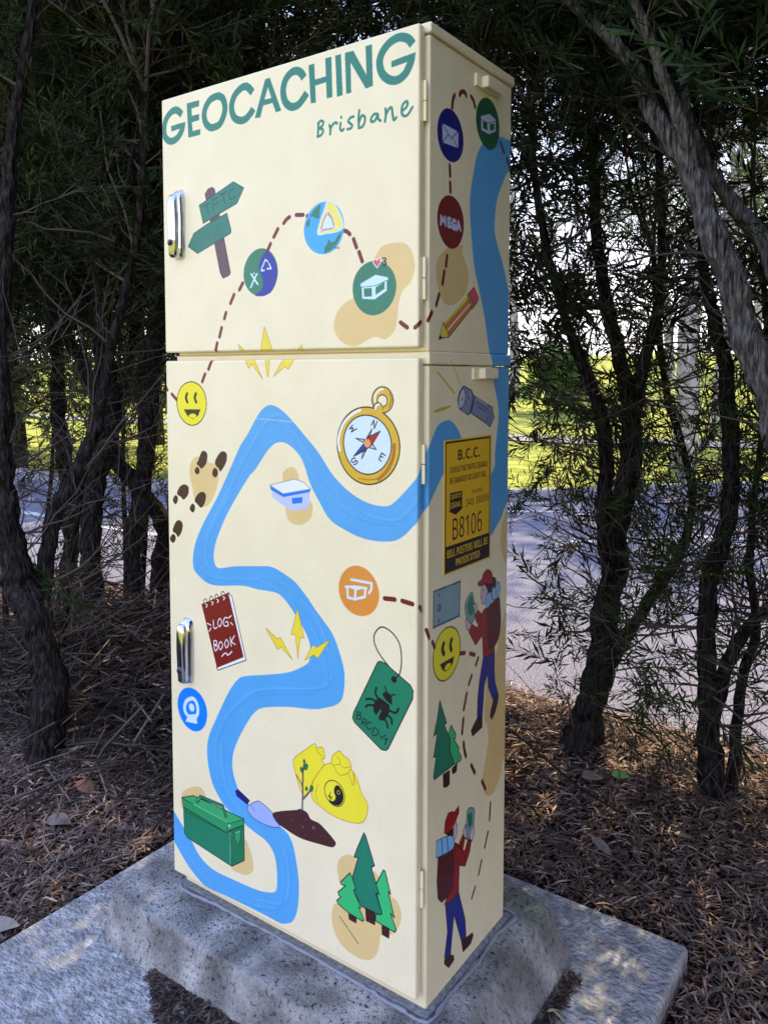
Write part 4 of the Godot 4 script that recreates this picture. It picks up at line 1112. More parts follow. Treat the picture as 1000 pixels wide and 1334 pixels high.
# concrete: broomed slab and rounded plinth
func make_slab():
	var conc := tri_mat(noise_tex(0.006, Color(0.47, 0.46, 0.44), Color(0.80, 0.785, 0.755), 1024, 1024, 6, 41, FastNoiseLite.TYPE_SIMPLEX_SMOOTH, 0.42), 1.3, 0.88, height_tex(0.12, 1024, 1024, 4, 42), 0.22)
	conc.vertex_color_use_as_albedo = true
	# bug holes and dark specks
	conc.detail_enabled = true
	conc.detail_blend_mode = BaseMaterial3D.BLEND_MODE_MUL
	conc.detail_uv_layer = BaseMaterial3D.DETAIL_UV_2
	conc.uv2_triplanar = true
	conc.uv2_world_triplanar = true
	conc.uv2_scale = Vector3(1.35, 1.35, 1.35)
	var pits := noise_tex(0.055, Color.WHITE, Color.WHITE, 1024, 1024, 4, 47)
	pits.color_ramp.offsets = PackedFloat32Array([0.0, 0.17, 0.24, 0.30, 0.72, 1.0])
	pits.color_ramp.colors = PackedColorArray([Color(0.18, 0.19, 0.21), Color(0.30, 0.31, 0.33), Color(0.72, 0.73, 0.74), Color(0.90, 0.90, 0.90), Color(1, 1, 1), Color(1, 1, 1)])
	conc.detail_albedo = pits
	# broomed lines: noise drawn out along x
	var broom := tri_mat(noise_tex(0.014, Color(0.59, 0.58, 0.565), Color(0.85, 0.835, 0.81), 1024, 1024, 6, 43, FastNoiseLite.TYPE_SIMPLEX_SMOOTH, 0.45), 1.0, 0.9, height_tex(0.05, 1024, 1024, 4, 44), 0.5)
	broom.uv1_scale = Vector3(1.2, 1.2, 1.2)
	broom.detail_enabled = true
	broom.detail_blend_mode = BaseMaterial3D.BLEND_MODE_MUL
	broom.detail_uv_layer = BaseMaterial3D.DETAIL_UV_2
	broom.detail_albedo = noise_tex(0.05, Color(0.74, 0.75, 0.76), Color(1.0, 1.0, 1.0), 1024, 1024, 5, 45)
	var st := stool()
	rbox(st, Vector3(-0.935, SLAB_Y - 0.11, -0.59), Vector3(0.314, SLAB_Y, 2.6), 0.012, 3, func(p, _n): return Vector2(p.x * 0.45, p.z * 4.6))
	var slab := st.commit()
	# second UV set for the broom lines
	var arr := slab.surface_get_arrays(0)
	arr[Mesh.ARRAY_TEX_UV2] = arr[Mesh.ARRAY_TEX_UV]
	var am := ArrayMesh.new()
	am.add_surface_from_arrays(Mesh.PRIMITIVE_TRIANGLES, arr)
	tag(obj("concrete_slab", am, broom), "broomed grey concrete slab around the plinth", "", "", "structure")

	var plinth := thing("concrete_plinth", "weathered grey concrete plinth with rounded edges under the painted cabinet", "plinth", Vector3(-0.3535, SLAB_Y, -0.144))
	var prof := []   # inset, height
	prof.append([-0.062, -0.02])
	prof.append([-0.060, 0.0])
	for i in 10: prof.append([-0.058 + 0.049 * (i + 1) / 10.0, 0.012 + 0.071 * (i + 1) / 10.0])
	for i in 6:
		var a := (i + 1) / 6.0 * PI * 0.5
		prof.append([-0.009 + 0.019 * (1.0 - cos(a)), 0.083 + 0.0165 * sin(a)])
	for i in 6: prof.append([0.02 + 0.03 * (i + 1), 0.0996 + 0.0002 * i])
	var hx := 0.4185
	var hz := 0.269
	var rings := []
	var per := 400
	for pr in prof:
		var ring := []
		var x: float = hx - pr[0]
		var r := clampf(0.036 - pr[0] * 0.4, 0.01, 0.06)
		for k in per:
			var s := float(k) / per * 4.0
			var side := int(s)
			var t := s - side
			var q := Vector2.ZERO
			# walk round a rounded rectangle
			var kl: float = hx - (pr[0] if pr[0] > 0.0 else pr[0] * 0.25)
			var kf: float = hz - (pr[0] if pr[0] > 0.0 else pr[0] * 0.38)
			var kb: float = hz - (pr[0] if pr[0] > 0.0 else pr[0] * 0.25)
			var corners = [Vector2(x, -kb), Vector2(x, kf), Vector2(-kl, kf), Vector2(-kl, -kb)]
			var c0: Vector2 = corners[side]
			var c1: Vector2 = corners[(side + 1) % 4]
			var d := (c1 - c0).normalized()
			var inw := Vector2(-d.y, d.x)
			var L := c0.distance_to(c1)
			var dist := t * L
			if dist < r:
				var a := (r - dist) / r * PI / 4.0
				q = c0 + d * (r - r * sin(a)) + inw * (r - r * cos(a))
			elif dist > L - r:
				var a := (dist - (L - r)) / r * PI / 4.0
				q = c1 - d * (r - r * sin(a)) + inw * (r - r * cos(a))
			else:
				q = c0 + d * dist
			var p := Vector3(q.x, pr[1], q.y)
			var w := 0.0022 * nz.get_noise_3d(p.x * 14.0, p.y * 20.0, p.z * 14.0) + 0.0022 * nz.get_noise_3d(p.x * 3.0 + 9.0, p.y * 3.0, p.z * 3.0)
			p += Vector3(q.x, 0, q.y).normalized() * w * 1.4 + Vector3(0, w * 0.6 if pr[1] > 0.05 else 0.0, 0)
			ring.append(p)
		rings.append(ring)
	st = stool()
	st.set_smooth_group(0)
	for ring in rings:
		for p in ring:
			# water stains running down the faces, darker blotches on top, a mossy back corner
			var run := nz.get_noise_2d(p.x * 16.0 + p.z * 16.0, p.y * 2.0 + 5.0) * 0.14
			var blot := nz.get_noise_3d(p.x * 5.0 + 20.0, 0.0, p.z * 5.0) * 0.20 + nz.get_noise_3d(p.x * 13.0, p.y * 9.0, p.z * 13.0 + 4.0) * 0.12
			var k := clampf(0.82 + (run if p.y < 0.085 else 0.0) + blot, 0.45, 1.0)
			var moss := smoothstep(0.12, 0.0, Vector2(p.x - 0.37, p.z + 0.24).length()) * (0.5 + 0.5 * nz.get_noise_2d(p.x * 30.0, p.z * 30.0))
			st.set_color(Color(k * (1.0 - 0.45 * moss), k * (1.0 - 0.30 * moss), k * (1.0 - 0.65 * moss)))
			st.add_vertex(p)
	st.set_color(Color.WHITE)
	st.add_vertex(Vector3(0, 0.1, 0))
	for i in rings.size() - 1:
		for k in per:
			var a := i * per + k
			var b := i * per + (k + 1) % per
			for q in [a, b, a + per, b, b + per, a + per]: st.add_index(q)
	var top := rings.size() * per
	for k in per:
		for q in [(rings.size() - 1) * per + k, (rings.size() - 1) * per + (k + 1) % per, top]: st.add_index(q)
	st.generate_normals()
	obj("concrete_body", st.commit(), conc, plinth)
	# sealant bead round the cabinet's foot
	var bead := []
	var br := []
	var loop := [Vector2(-0.655, 0.012), Vector2(-0.5, 0.020), Vector2(-0.3, 0.017), Vector2(-0.1, 0.022), Vector2(0.0, 0.026), Vector2(0.020, 0.012), Vector2(0.017, -0.05), Vector2(0.021, -0.15), Vector2(0.016, -0.25), Vector2(0.020, -0.325), Vector2(-0.05, -0.33), Vector2(-0.3, -0.328), Vector2(-0.62, -0.33), Vector2(-0.668, -0.32), Vector2(-0.668, -0.15)]
	for q in catmull(loop, true, 12):
		bead.append(Vector3(q.x + 0.3535 + 0.003 * nz.get_noise_2d(q.x * 30.0, q.y * 30.0), 0.1015, q.y + 0.144 + 0.004 * nz.get_noise_2d(q.x * 26.0 + 7.0, q.y * 26.0)))
		br.append(0.0034 + 0.0034 * nz.get_noise_2d(q.x * 40.0 + 3.0, q.y * 40.0))
	bead.append(bead[0]); br.append(br[0])
	st = stool()
	tube(st, bead, br, 7, 0.35, false)
	obj("sealant_bead", st.commit(), flat_mat(Color(0.52, 0.53, 0.55), 0.7), plinth)
	obj("mortar_bed", box_mesh(Vector3(-0.3045, 0.094, -0.178), Vector3(0.3665, 0.1035, 0.160), 0.002), tri_mat(noise_tex(0.05, Color(0.42, 0.43, 0.44), Color(0.58, 0.59, 0.60), 256, 256, 4, 46), 6.0, 0.9), plinth)

# ------------------------------------------------------------------ the cabinet
func make_cabinet():
	# front picture: u from the doors' left edge, v from the doors' top
	open_canvas(724, 1745, 2.32, 30.0, C.cream)
	paint_front_a()
	paint_front_b()
	paint_front_c()
	paint_front_d()
	paint_front_e()
	paint_front_f()
	var front := paint_mat(close_canvas())
	open_canvas(372, 1752, 2.32, 30.0, C.cream)
	paint_side_a()
	paint_side_b()
	paint_side_c()
	var side := paint_mat(close_canvas())
	var cab := thing("signal_cabinet", "tall cream painted signal cabinet with two doors, blue river and cartoon motifs", "cabinet")
	var fw := 724.0
	var fh := 1745.0
	var fuv := func(p: Vector3, _n: Vector3):
		var u := (p.x + CAB_W) * 1000.0
		u += (DOOR_Z - p.z) * 1000.0 * (1.0 if u > CAB_W * 500.0 else -1.0)
		return Vector2((u + 30.0) / fw, (DOOR_TOP - p.y) * 1000.0 / fh)
	var suv := func(p: Vector3, _n: Vector3): return Vector2(((p.x - p.z) * 1000.0 + 30.0) / 372.0, (CAB_H - p.y) * 1000.0 / 1752.0)
	# body: lower box with its lid band, upper box with its lid
	var parts := [
		["lower_body", Vector3(-0.648, 0.0, -CAB_D), Vector3(0.0, 1.1735, 0.0), 0.004],
		["lower_lid", Vector3(-0.650, 1.1750, -CAB_D - 0.002), Vector3(0.0022, 1.1975, 0.0018), 0.003],
		["upper_body", Vector3(-0.647, 1.1975, -CAB_D + 0.002), Vector3(-0.0012, 1.7305, -0.0008), 0.004],
		["upper_lid", Vector3(-0.650, 1.7320, -CAB_D - 0.003), Vector3(0.0028, 1.7500, 0.0018), 0.003],
	]
	for d in parts:
		var st := stool()
		rbox(st, d[1], d[2], d[3], 3, suv)
		obj(d[0], st.commit(), side, cab)
	for d in [["upper_door", 1.2040, DOOR_TOP, ""], ["lower_door", 0.0291, 1.1865, ""]]:
		var st := stool()
		rbox(st, Vector3(-CAB_W, d[1], 0.0045), Vector3(-0.0075, d[2], DOOR_Z), 0.0042, 4, fuv)
		var door := obj(d[0], st.commit(), front, cab)
		obj("door_seal", box_mesh(Vector3(-CAB_W + 0.022, d[1] + 0.012, 0.0002), Vector3(-0.016, d[2] - 0.012, 0.0052), 0.001), M.dark, door)
		var top: bool = d[0] == "upper_door"
		make_handle(door, Vector3(-CAB_W + (0.0525 if top else 0.0600), DOOR_TOP - (0.269 if top else 1.1885), DOOR_Z), 0.072)
		for v in ([[92.0, 159.0], [385.0, 457.0]] if top else [[706.0, 775.0], [1473.0, 1541.0]]):
			var hst := stool()
			var y0: float = DOOR_TOP - v[1] * 0.001
			var y1: float = DOOR_TOP - v[0] * 0.001
			for seg in [[0.0, 0.49], [0.51, 1.0]]:
				var a := lerpf(y0, y1, seg[0])
				var b := lerpf(y0, y1, seg[1])
				var pts := []
				var rr := []
				for q in [[a, 0.0025], [a + 0.0015, 0.0036], [b - 0.0015, 0.0036], [b, 0.0025]]:
					pts.append(Vector3(-0.0035, q[0], 0.0095))
					rr.append(q[1])
				tube(hst, pts, rr, 12)
			var hm := hst.commit()
			var hmat: StandardMaterial3D = M.cream
			obj("hinge", hm, hmat, cab)
	# lifting lugs on the side
	for k in [[37.0, 60.0, 156.0, 246.0], [579.5, 602.0, 154.0, 240.0]]:
		var y1: float = CAB_H - k[0] * 0.001
		var y0: float = CAB_H - k[1] * 0.001
		var z1: float = -k[2] * 0.001
		var z0: float = -k[3] * 0.001
		var lug := obj("side_lug", box_mesh(Vector3(-0.002, y0, z0), Vector3(0.0040, y1, z1), 0.0012), M.cream, cab)
		obj("lug_channel", box_mesh(Vector3(0.0030, y0 + 0.0015, z0 + 0.010), Vector3(0.0165, y1 - 0.0008, z1 - 0.021), 0.0022), M.cream, lug)
	# the yellow notice
	var st2 := stool()
	rbox(st2, Vector3(-0.0005, 0.7935, -0.2305), Vector3(0.0014, 1.0395, -0.0525), 0.0005, 1, func(p, _n): return Vector2((-p.z - 0.0525) / 0.178, (1.0395 - p.y) / 0.246))
	var nm := StandardMaterial3D.new()
	nm.albedo_texture = notice_picture()
	nm.roughness = 0.45
	nm.texture_repeat = false
	tag(obj("notice_plate", st2.commit(), nm, cab), "yellow notice with black lettering and a black lower band")

func make_handle(door: Node, at: Vector3, half: float):
	# chrome swing handle: a wedge-shaped housing, the lever bar on it and its lock
	var st := stool()
	var rows := [[-1.0, 0.010, 0.002], [-0.97, 0.0135, 0.008], [-0.90, 0.0150, 0.013], [-0.70, 0.0165, 0.0145], [0.0, 0.0175, 0.015], [0.62, 0.0175, 0.0155], [0.80, 0.0160, 0.0145], [0.93, 0.0135, 0.009], [1.0, 0.0100, 0.002]]
	loft(st, at + Vector3(0.0015, 0, 0), half, rows)
	var housing := obj("handle", st.commit(), M.chrome, door)
	var lv := stool()
	var lr := [[-0.99, 0.006, 0.009], [-0.965, 0.0110, 0.015], [-0.90, 0.0135, 0.0190], [-0.4, 0.0150, 0.0205], [0.1, 0.0155, 0.0215], [0.60, 0.0150, 0.0210], [0.76, 0.0135, 0.0185], [0.84, 0.0100, 0.0150]]
	loft(lv, at + Vector3(-0.001, 0, 0.004), half, lr)
	obj("lever", lv.commit(), M.chrome, housing)
	var lk := stool()
	tube(lk, [at + Vector3(-0.001, -half * 0.55, 0.018), at + Vector3(-0.001, -half * 0.55, 0.0265), at + Vector3(-0.001, -half * 0.55, 0.0271)], [0.0068, 0.0068, 0.0058], 20)
	obj("lock", lk.commit(), flat_mat(Color(0.45, 0.46, 0.48), 0.3, 1.0), housing)
	var ks := box_mesh(at + Vector3(-0.0018, -half * 0.55 - 0.0035, 0.0268), at + Vector3(-0.0002, -half * 0.55 + 0.0035, 0.0275), 0.0002)
	obj("keyhole", ks, M.dark, housing)

func loft(st: SurfaceTool, at: Vector3, half: float, rows: Array):
	# cross-sections (height, half width, depth) of rounded trapezoid shape
	st.set_smooth_group(0)
	var per := 13
	for r in rows:
		for k in per:
			var t := float(k) / (per - 1)
			var a := PI * t
			var cx := signf(cos(a)) * pow(absf(cos(a)), 0.45)
			var sz := pow(absf(sin(a)), 0.38)
			st.add_vertex(at + Vector3(-cx * r[1] * (1.0 - 0.22 * sz), r[0] * half, sz * r[2]))
	for i in rows.size() - 1:
		for k in per - 1:
			var a := i * per + k
			for q in [a, a + per, a + 1, a + 1, a + per, a + per + 1]: st.add_index(q)
	for e in [0, rows.size() - 1]:
		for k in range(1, per - 1):
			var b: int = e * per
			var l = [b, b + k, b + k + 1] if e == 0 else [b, b + k + 1, b + k]
			for q in l: st.add_index(q)
	st.generate_normals()

# ------------------------------------------------------------------ plants
func leaf_spray(n: int, length: float, leaf: float, width: float, c: Color, spread: float, seed_: int) -> ArrayMesh:
	# a twig along +y with narrow leaves round it
	var r := RandomNumberGenerator.new()
	r.seed = seed_
	var st := stool()
	for i in n:
		var t := float(i) / n
		var base := Vector3(0.02 * sin(t * 5.0 + seed_) * length * 3.0, t * length, 0.02 * cos(t * 4.0) * length * 3.0)
		var az := i * 2.4 + r.randf() * 0.8
		var el := lerpf(0.15, 1.0, r.randf()) * spread
		var d := Vector3(cos(az) * sin(el), cos(el), sin(az) * sin(el)).normalized()
		if t > 0.93: d = Vector3(r.randf_range(-0.25, 0.25), 1, r.randf_range(-0.25, 0.25)).normalized()
		var s := d.cross(Vector3(r.randf_range(-1, 1), r.randf_range(-1, 1), r.randf_range(-1, 1))).normalized()
		var L := leaf * r.randf_range(0.65, 1.15)
		var w := width * r.randf_range(0.8, 1.2)
		var droop := Vector3(0, -1, 0) * L * r.randf_range(-0.02, 0.14)
		var nn := s.cross(d).normalized()
		var mid := base + d * L * 0.5 + nn * L * 0.04
		var tip := base + d * L + droop
		var k := r.randf_range(0.65, 1.35)
		var col := Color(c.r * k * r.randf_range(0.9, 1.15), c.g * k, c.b * k, 1)
		for f in [[base, mid + s * w * 0.5, mid - s * w * 0.5], [mid - s * w * 0.5, mid + s * w * 0.5, tip]]:
			face3(st, f, col)
	# the twig itself
	for i in 3:
		var a := TAU * i / 3
		var b := TAU * (i + 1) / 3
		var q0 := Vector3(cos(a), 0, sin(a)) * 0.0016
		var q1 := Vector3(cos(b), 0, sin(b)) * 0.0016
		face3(st, [q0, Vector3(0, length, 0), q1], Color(0.10, 0.08, 0.07))
	return st.commit()

# one flat triangle, its normal taken from its winding (front faces run clockwise)
func face3(st: SurfaceTool, f: Array, col: Color):
	var n: Vector3 = (f[2] - f[0]).cross(f[1] - f[0]).normalized()
	for q in f:
		st.set_color(col)
		st.set_normal(n)
		st.add_vertex(q)

func cluster(called: String, mesh: Mesh, mat: Material, xf: Array, parent: Node, tint := 0.35) -> MultiMeshInstance3D:
	var mm := MultiMesh.new()
	mm.transform_format = MultiMesh.TRANSFORM_3D
	mm.use_colors = true
	mm.mesh = mesh
	mm.instance_count = xf.size()
	for i in xf.size():
		mm.set_instance_transform(i, xf[i])
		var k := rng.randf_range(1.0 - tint, 1.0 + tint)
		mm.set_instance_color(i, Color(k * rng.randf_range(0.92, 1.12), k, k * rng.randf_range(0.85, 1.05)))
	var o := MultiMeshInstance3D.new()
	o.multimesh = mm
	o.material_override = mat
	o.name = called
	parent.add_child(o, true)
	o.set_meta("kind", "stuff")
	return o

func orient(p: Vector3, dir: Vector3, s: float) -> Transform3D:
	var y := dir.normalized()
	var x := y.cross(Vector3(rng.randf_range(-1, 1), rng.randf_range(-1, 1), rng.randf_range(-1, 1))).normalized()
	var z := x.cross(y)
	return Transform3D(Basis(x, y, z) * s, p)

func rdir(up := 0.0) -> Vector3:
	var v := Vector3(rng.randfn(), rng.randfn() + up, rng.randfn())
	return v.normalized()

func bent(a: Vector3, d: Vector3, L: float, n: int, curl: float, lift: float) -> Array:
	var pts := [a]
	var dir := d.normalized()
	for i in n:
		dir = (dir + rdir() * curl + Vector3(0, lift, 0)).normalized()
		pts.append(pts[-1] + dir * L / n)
	return pts

# grow twigs and leaf sprays from a stem. o: options
func grow(stem: Array, o: Dictionary, wood: SurfaceTool, sprays: Array):
	var pts := []
	var rad := []
	for i in range(0, stem.size(), 4):
		pts.append(Vector3(stem[i], stem[i + 1], stem[i + 2]))
		rad.append(stem[i + 3])
	var fine := catmull(pts, false, 5)
	var n: int = o.limbs
	for k in n:
		var t := rng.randf()
		var f := t * (fine.size() - 1)
		var a: Vector3 = fine[int(f)].lerp(fine[mini(int(f) + 1, fine.size() - 1)], f - int(f))
		var bare: bool = a.y < o.leaf_from
		var low: float = o.low_leaf
		if o.has("gap") and a.y > o.gap: low *= 0.38
		if bare and rng.randf() > o.bare: continue
		var d := rdir(0.35)
		d.y = absf(d.y) * (0.6 if bare else 0.8) + (-0.1 if bare else 0.1)
		if o.has("push"): d += o.push
		var L: float = rng.randf_range(0.25, 0.8) * (0.8 if bare else o.reach)
		var limb := bent(a, d, L, 5, 0.28, 0.05)
		var r0: float = rng.randf_range(0.0025, 0.0055) * (1.0 if bare else 1.3)
		tube(wood, limb, [r0, r0 * 0.85, r0 * 0.7, r0 * 0.55, r0 * 0.4, r0 * 0.2], 4, 0.0, false)
		for j in (3 if bare else 6):
			var q: Vector3 = limb[rng.randi_range(1, 5)]
			var dd := (rdir(0.15) + d.normalized() * 0.8).normalized()
			var l2 := rng.randf_range(0.10, 0.34)
			var tw := bent(q, dd, l2, 3, 0.3, 0.03)
			tube(wood, tw, [0.0020, 0.0016, 0.0012, 0.0006], 3, 0.0, false)
			if bare and rng.randf() > low: continue
			for m in (2 if bare else o.sprays):
				var e: Vector3 = tw[rng.randi_range(1, 3)] + rdir() * 0.06
				sprays.append(orient(e, rdir(0.25) + dd * 0.9, rng.randf_range(0.7, 1.25)))

func make_trees():
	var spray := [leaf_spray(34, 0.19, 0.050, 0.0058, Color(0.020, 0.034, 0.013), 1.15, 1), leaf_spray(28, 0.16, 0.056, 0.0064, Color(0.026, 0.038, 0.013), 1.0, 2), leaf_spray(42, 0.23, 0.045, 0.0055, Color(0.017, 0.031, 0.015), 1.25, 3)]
	var defs := [
		["tree_a", "slender dark tree right of the cabinet, its trunk forking low with sprays of narrow leaves", {limbs = 52, leaf_from = 2.0, gap = 1.15, bare = 0.8, reach = 1.0, sprays = 6, low_leaf = 0.56}, M.bark],
		["tree_b", "thin straight tree at the right with a forked grey stem in leaf litter", {limbs = 46, leaf_from = 2.0, gap = 1.10, bare = 0.8, reach = 0.9, sprays = 6, low_leaf = 0.56}, M.bark],
		["tree_b2", "thinnest grey sapling close beside the straight forked stem at the right", {limbs = 34, leaf_from = 1.9, gap = 1.05, bare = 0.7, reach = 0.8, sprays = 4, low_leaf = 0.55}, M.bark],
		["tree_c", "thick pale grey tree leaning in from the upper right over the cabinet", {limbs = 14, leaf_from = 1.75, bare = 0.5, reach = 1.2, sprays = 5, low_leaf = 0.1, push = Vector3(-0.7, 0.2, -1.0)}, M.bark_pale],
		["tree_d", "thick rough barked tree nearest the concrete slab at the left edge", {limbs = 50, leaf_from = 1.45, bare = 0.8, reach = 1.0, sprays = 3, low_leaf = 0.08, push = Vector3(-0.5, 0.1, -0.7)}, M.bark],
		["tree_e", "tall dark tree with straight trunk forking high left of the cabinet", {limbs = 56, leaf_from = 1.4, bare = 0.75, reach = 1.2, sprays = 3, low_leaf = 0.1, push = Vector3(-0.5, 0.1, -0.7)}, M.bark],
		["tree_f", "dark upright tree trunk just behind the left edge of the cabinet", {limbs = 56, leaf_from = 1.35, bare = 0.75, reach = 1.2, sprays = 3, low_leaf = 0.1, push = Vector3(-0.5, 0.1, -0.7)}, M.bark],
		["tree_g", "slanting tree crossing behind the upright trunks towards the upper left", {limbs = 50, leaf_from = 1.2, bare = 0.75, reach = 1.1, sprays = 3, low_leaf = 0.15}, M.bark],
		["tree_h", "thin twin stemmed tree farthest back in the left thicket", {limbs = 44, leaf_from = 1.2, bare = 0.75, reach = 1.2, sprays = 3, low_leaf = 0.2}, M.bark],
	]
	for d in defs:
		var first: Array = TREES[d[0]][0]
		var base := Vector3(first[0], first[1], first[2])
		var t := thing("tree", d[1], "tree", base, "trees in the thicket round the cabinet")
		var stems: Array = TREES[d[0]]
		var wood := stool()
		var sprays := []
		for i in stems.size():
			var pts := []
			var rad := []
			var st := stool()
			for j in range(0, stems[i].size(), 4):
				pts.append(Vector3(stems[i][j], stems[i][j + 1], stems[i][j + 2]) - base)
				rad.append(stems[i][j + 3])
			if i == 0: rad[0] *= 1.25
			var fine := catmull(pts, false, 12)
			var fr := catmull(rad, false, 12)
			for q in fine.size():
				var k: Vector3 = fine[q] + base
				fine[q] += Vector3(nz.get_noise_2d(k.y * 6.0, k.x * 9.0), 0, nz.get_noise_2d(k.y * 6.0 + 30.0, k.z * 9.0)) * fr[q] * 0.5
			tube(st, fine, fr, 22, 0.42)
			obj("trunk" if i == 0 else "limb", st.commit(), d[3], t)
			grow(stems[i], d[2], wood, sprays)
			# above the picture the stem runs on into the crown
			var tip: Vector3 = pts[-1] + base
			var dir: Vector3 = (pts[-1] - pts[-2]).normalized()
			for k in 3:
				var up := bent(tip, dir + rdir() * 0.6, 1.0, 5, 0.2, 0.12)
				var s4 := []
				for q in up: s4.append_array([q.x, q.y, q.z, 0.008])
				var r0: float = rad[-1] * 0.8
				tube(wood, up, [r0, r0 * 0.8, r0 * 0.65, r0 * 0.5, r0 * 0.35, r0 * 0.2], 5, 0.0, false)
				var oo: Dictionary = d[2].duplicate()
				oo.limbs = 12
				oo.sprays = 4
				grow(s4, oo, wood, sprays)
		var wm := wood.commit()
		var wi := obj("twigs", wm, M.twig, t)
		wi.position = -base
		wi.set_meta("kind", "stuff")
		if d[0] == "tree_c":
			# its low crown reaches over the cabinet's right side and the path
			for i in 2200:
				var f := rng.randf()
				var c := Vector3(0.55, 2.35, -0.45).lerp(Vector3(1.15, 2.15, 0.35), f)
				var q := c + rdir() * Vector3(0.68, 0.32, 0.62) * pow(rng.randf(), 0.4)
				var rel := q - Vector3(0.7295, 1.1579, 1.1647)
				if rel.y / maxf(0.05, -0.575 * rel.x - 0.816 * rel.z) < 0.78 and rel.z < 0.0: continue
				sprays.append(orient(q, rdir(0.1), rng.randf_range(0.8, 1.3)))
			for i in 1500:
				var c := Vector3(0.95, 1.95, -0.95).lerp(Vector3(1.35, 1.85, 0.15), rng.randf())
				var q := c + rdir() * Vector3(0.35, 0.45, 0.35) * pow(rng.randf(), 0.4)
				var rel := q - Vector3(0.7295, 1.1579, 1.1647)
				var fw := -0.575 * rel.x - 0.816 * rel.z
				if (0.817 * rel.x - 0.577 * rel.z) / maxf(0.05, fw) < 0.85: continue
				sprays.append(orient(q, rdir(0.1), rng.randf_range(0.8, 1.3)))
			for k in 16:
				var tw := bent(Vector3(0.30, 1.9, -0.8), Vector3(rng.randf_range(-0.1, 0.9), 0.35, rng.randf_range(0.2, 0.9)), 1.2, 6, 0.15, 0.0)
				tube(wood, tw, [0.009, 0.008, 0.006, 0.005, 0.004, 0.003, 0.001], 5, 0.0, false)
			var bp := []
			for j in range(0, TREES.leafy_branch[0].size(), 4): bp.append(Vector3(TREES.leafy_branch[0][j], TREES.leafy_branch[0][j + 1], TREES.leafy_branch[0][j + 2]))
			var big := [leaf_spray(15, 0.08, 0.052, 0.0065, Color(0.030, 0.055, 0.026), 1.0, 31)]
			var near := []
			var fb := catmull(bp, false, 6)
			var fr2 := []
			for j in fb.size(): fr2.append(lerpf(0.0035, 0.001, float(j) / fb.size()))
			tube(wood, fb, fr2, 6, 0.0, false)
			for j in 15:
				var q: Vector3 = fb[rng.randi_range(6, fb.size() - 1)] + rdir() * 0.035
				near.append(orient(q, (bp[-1] - bp[0]).normalized() + rdir() * 0.8, rng.randf_range(0.7, 1.1)))
			add_sprays(t, base, big, near, M.leaf)
		add_sprays(t, base, spray, sprays, M.leaf)

func add_sprays(t: Node3D, base: Vector3, kinds: Array, sprays: Array, mat: Material):
	for k in kinds.size():
		var xf := []
		for i in range(k, sprays.size(), kinds.size()):
			var q: Transform3D = sprays[i]
			q.origin -= base
			xf.append(q)
		if xf.size(): cluster("foliage", kinds[k], mat, xf, t)

# a tree known only as trunk and crown: used for the thicket's back rows and the park
func simple_tree(called: String, label: String, category: String, at: Vector3, h: float, r: float, bark: Material, kinds: Array, mat: Material, blobs: Array, count: int, scale: float, group := "", lean := Vector3.ZERO):
	var t := thing(called, label, category, at, group)
	var st := stool()
	var pts := []
	var rad := []
	for i in 8:
		var f := i / 7.0
		pts.append(Vector3(lean.x * f, h * f, lean.z * f) + Vector3(nz.get_noise_2d(at.x * 3.0, f * 2.0), 0, nz.get_noise_2d(f * 2.0, at.z * 3.0 + 5.0)) * 0.12 * h * f)
		rad.append(r * (1.25 - 0.9 * f))
	pts[0].y = -0.1
	tube(st, catmull(pts, false, 4), catmull(rad, false, 4), 10, 0.25)
	obj("trunk", st.commit(), bark, t)
	st = stool()
	var sprays := []
	for b in blobs:
		var c: Vector3 = b[0]
		var sz: Vector3 = b[1]
		var s: Vector3 = pts[clampi(int(c.y / h * 7.0 - 1.0), 1, 6)]
		tube(st, [s, s.lerp(c, 0.5) + Vector3(0, 0.05 * h * rng.randf(), 0), c], [r * 0.5, r * 0.35, r * 0.12], 5, 0.0, false)
		var nb := int(count / float(blobs.size()))
		for i in nb:
			var d := rdir()
			var rr := pow(rng.randf(), 0.45)
			var p := c + d * sz * rr
			if i % 9 == 0: tube(st, [c, c.lerp(p, 0.6) + rdir() * 0.05, p], [r * 0.10, r * 0.07, 0.001], 3, 0.0, false)
			sprays.append(orient(p, d + rdir(0.2) * 0.8, scale * rng.randf_range(0.7, 1.3)))
	var li := obj("limbs", st.commit(), bark, t)
	li.set_meta("kind", "stuff")
	add_sprays(t, Vector3.ZERO, kinds, sprays, mat)
	return t

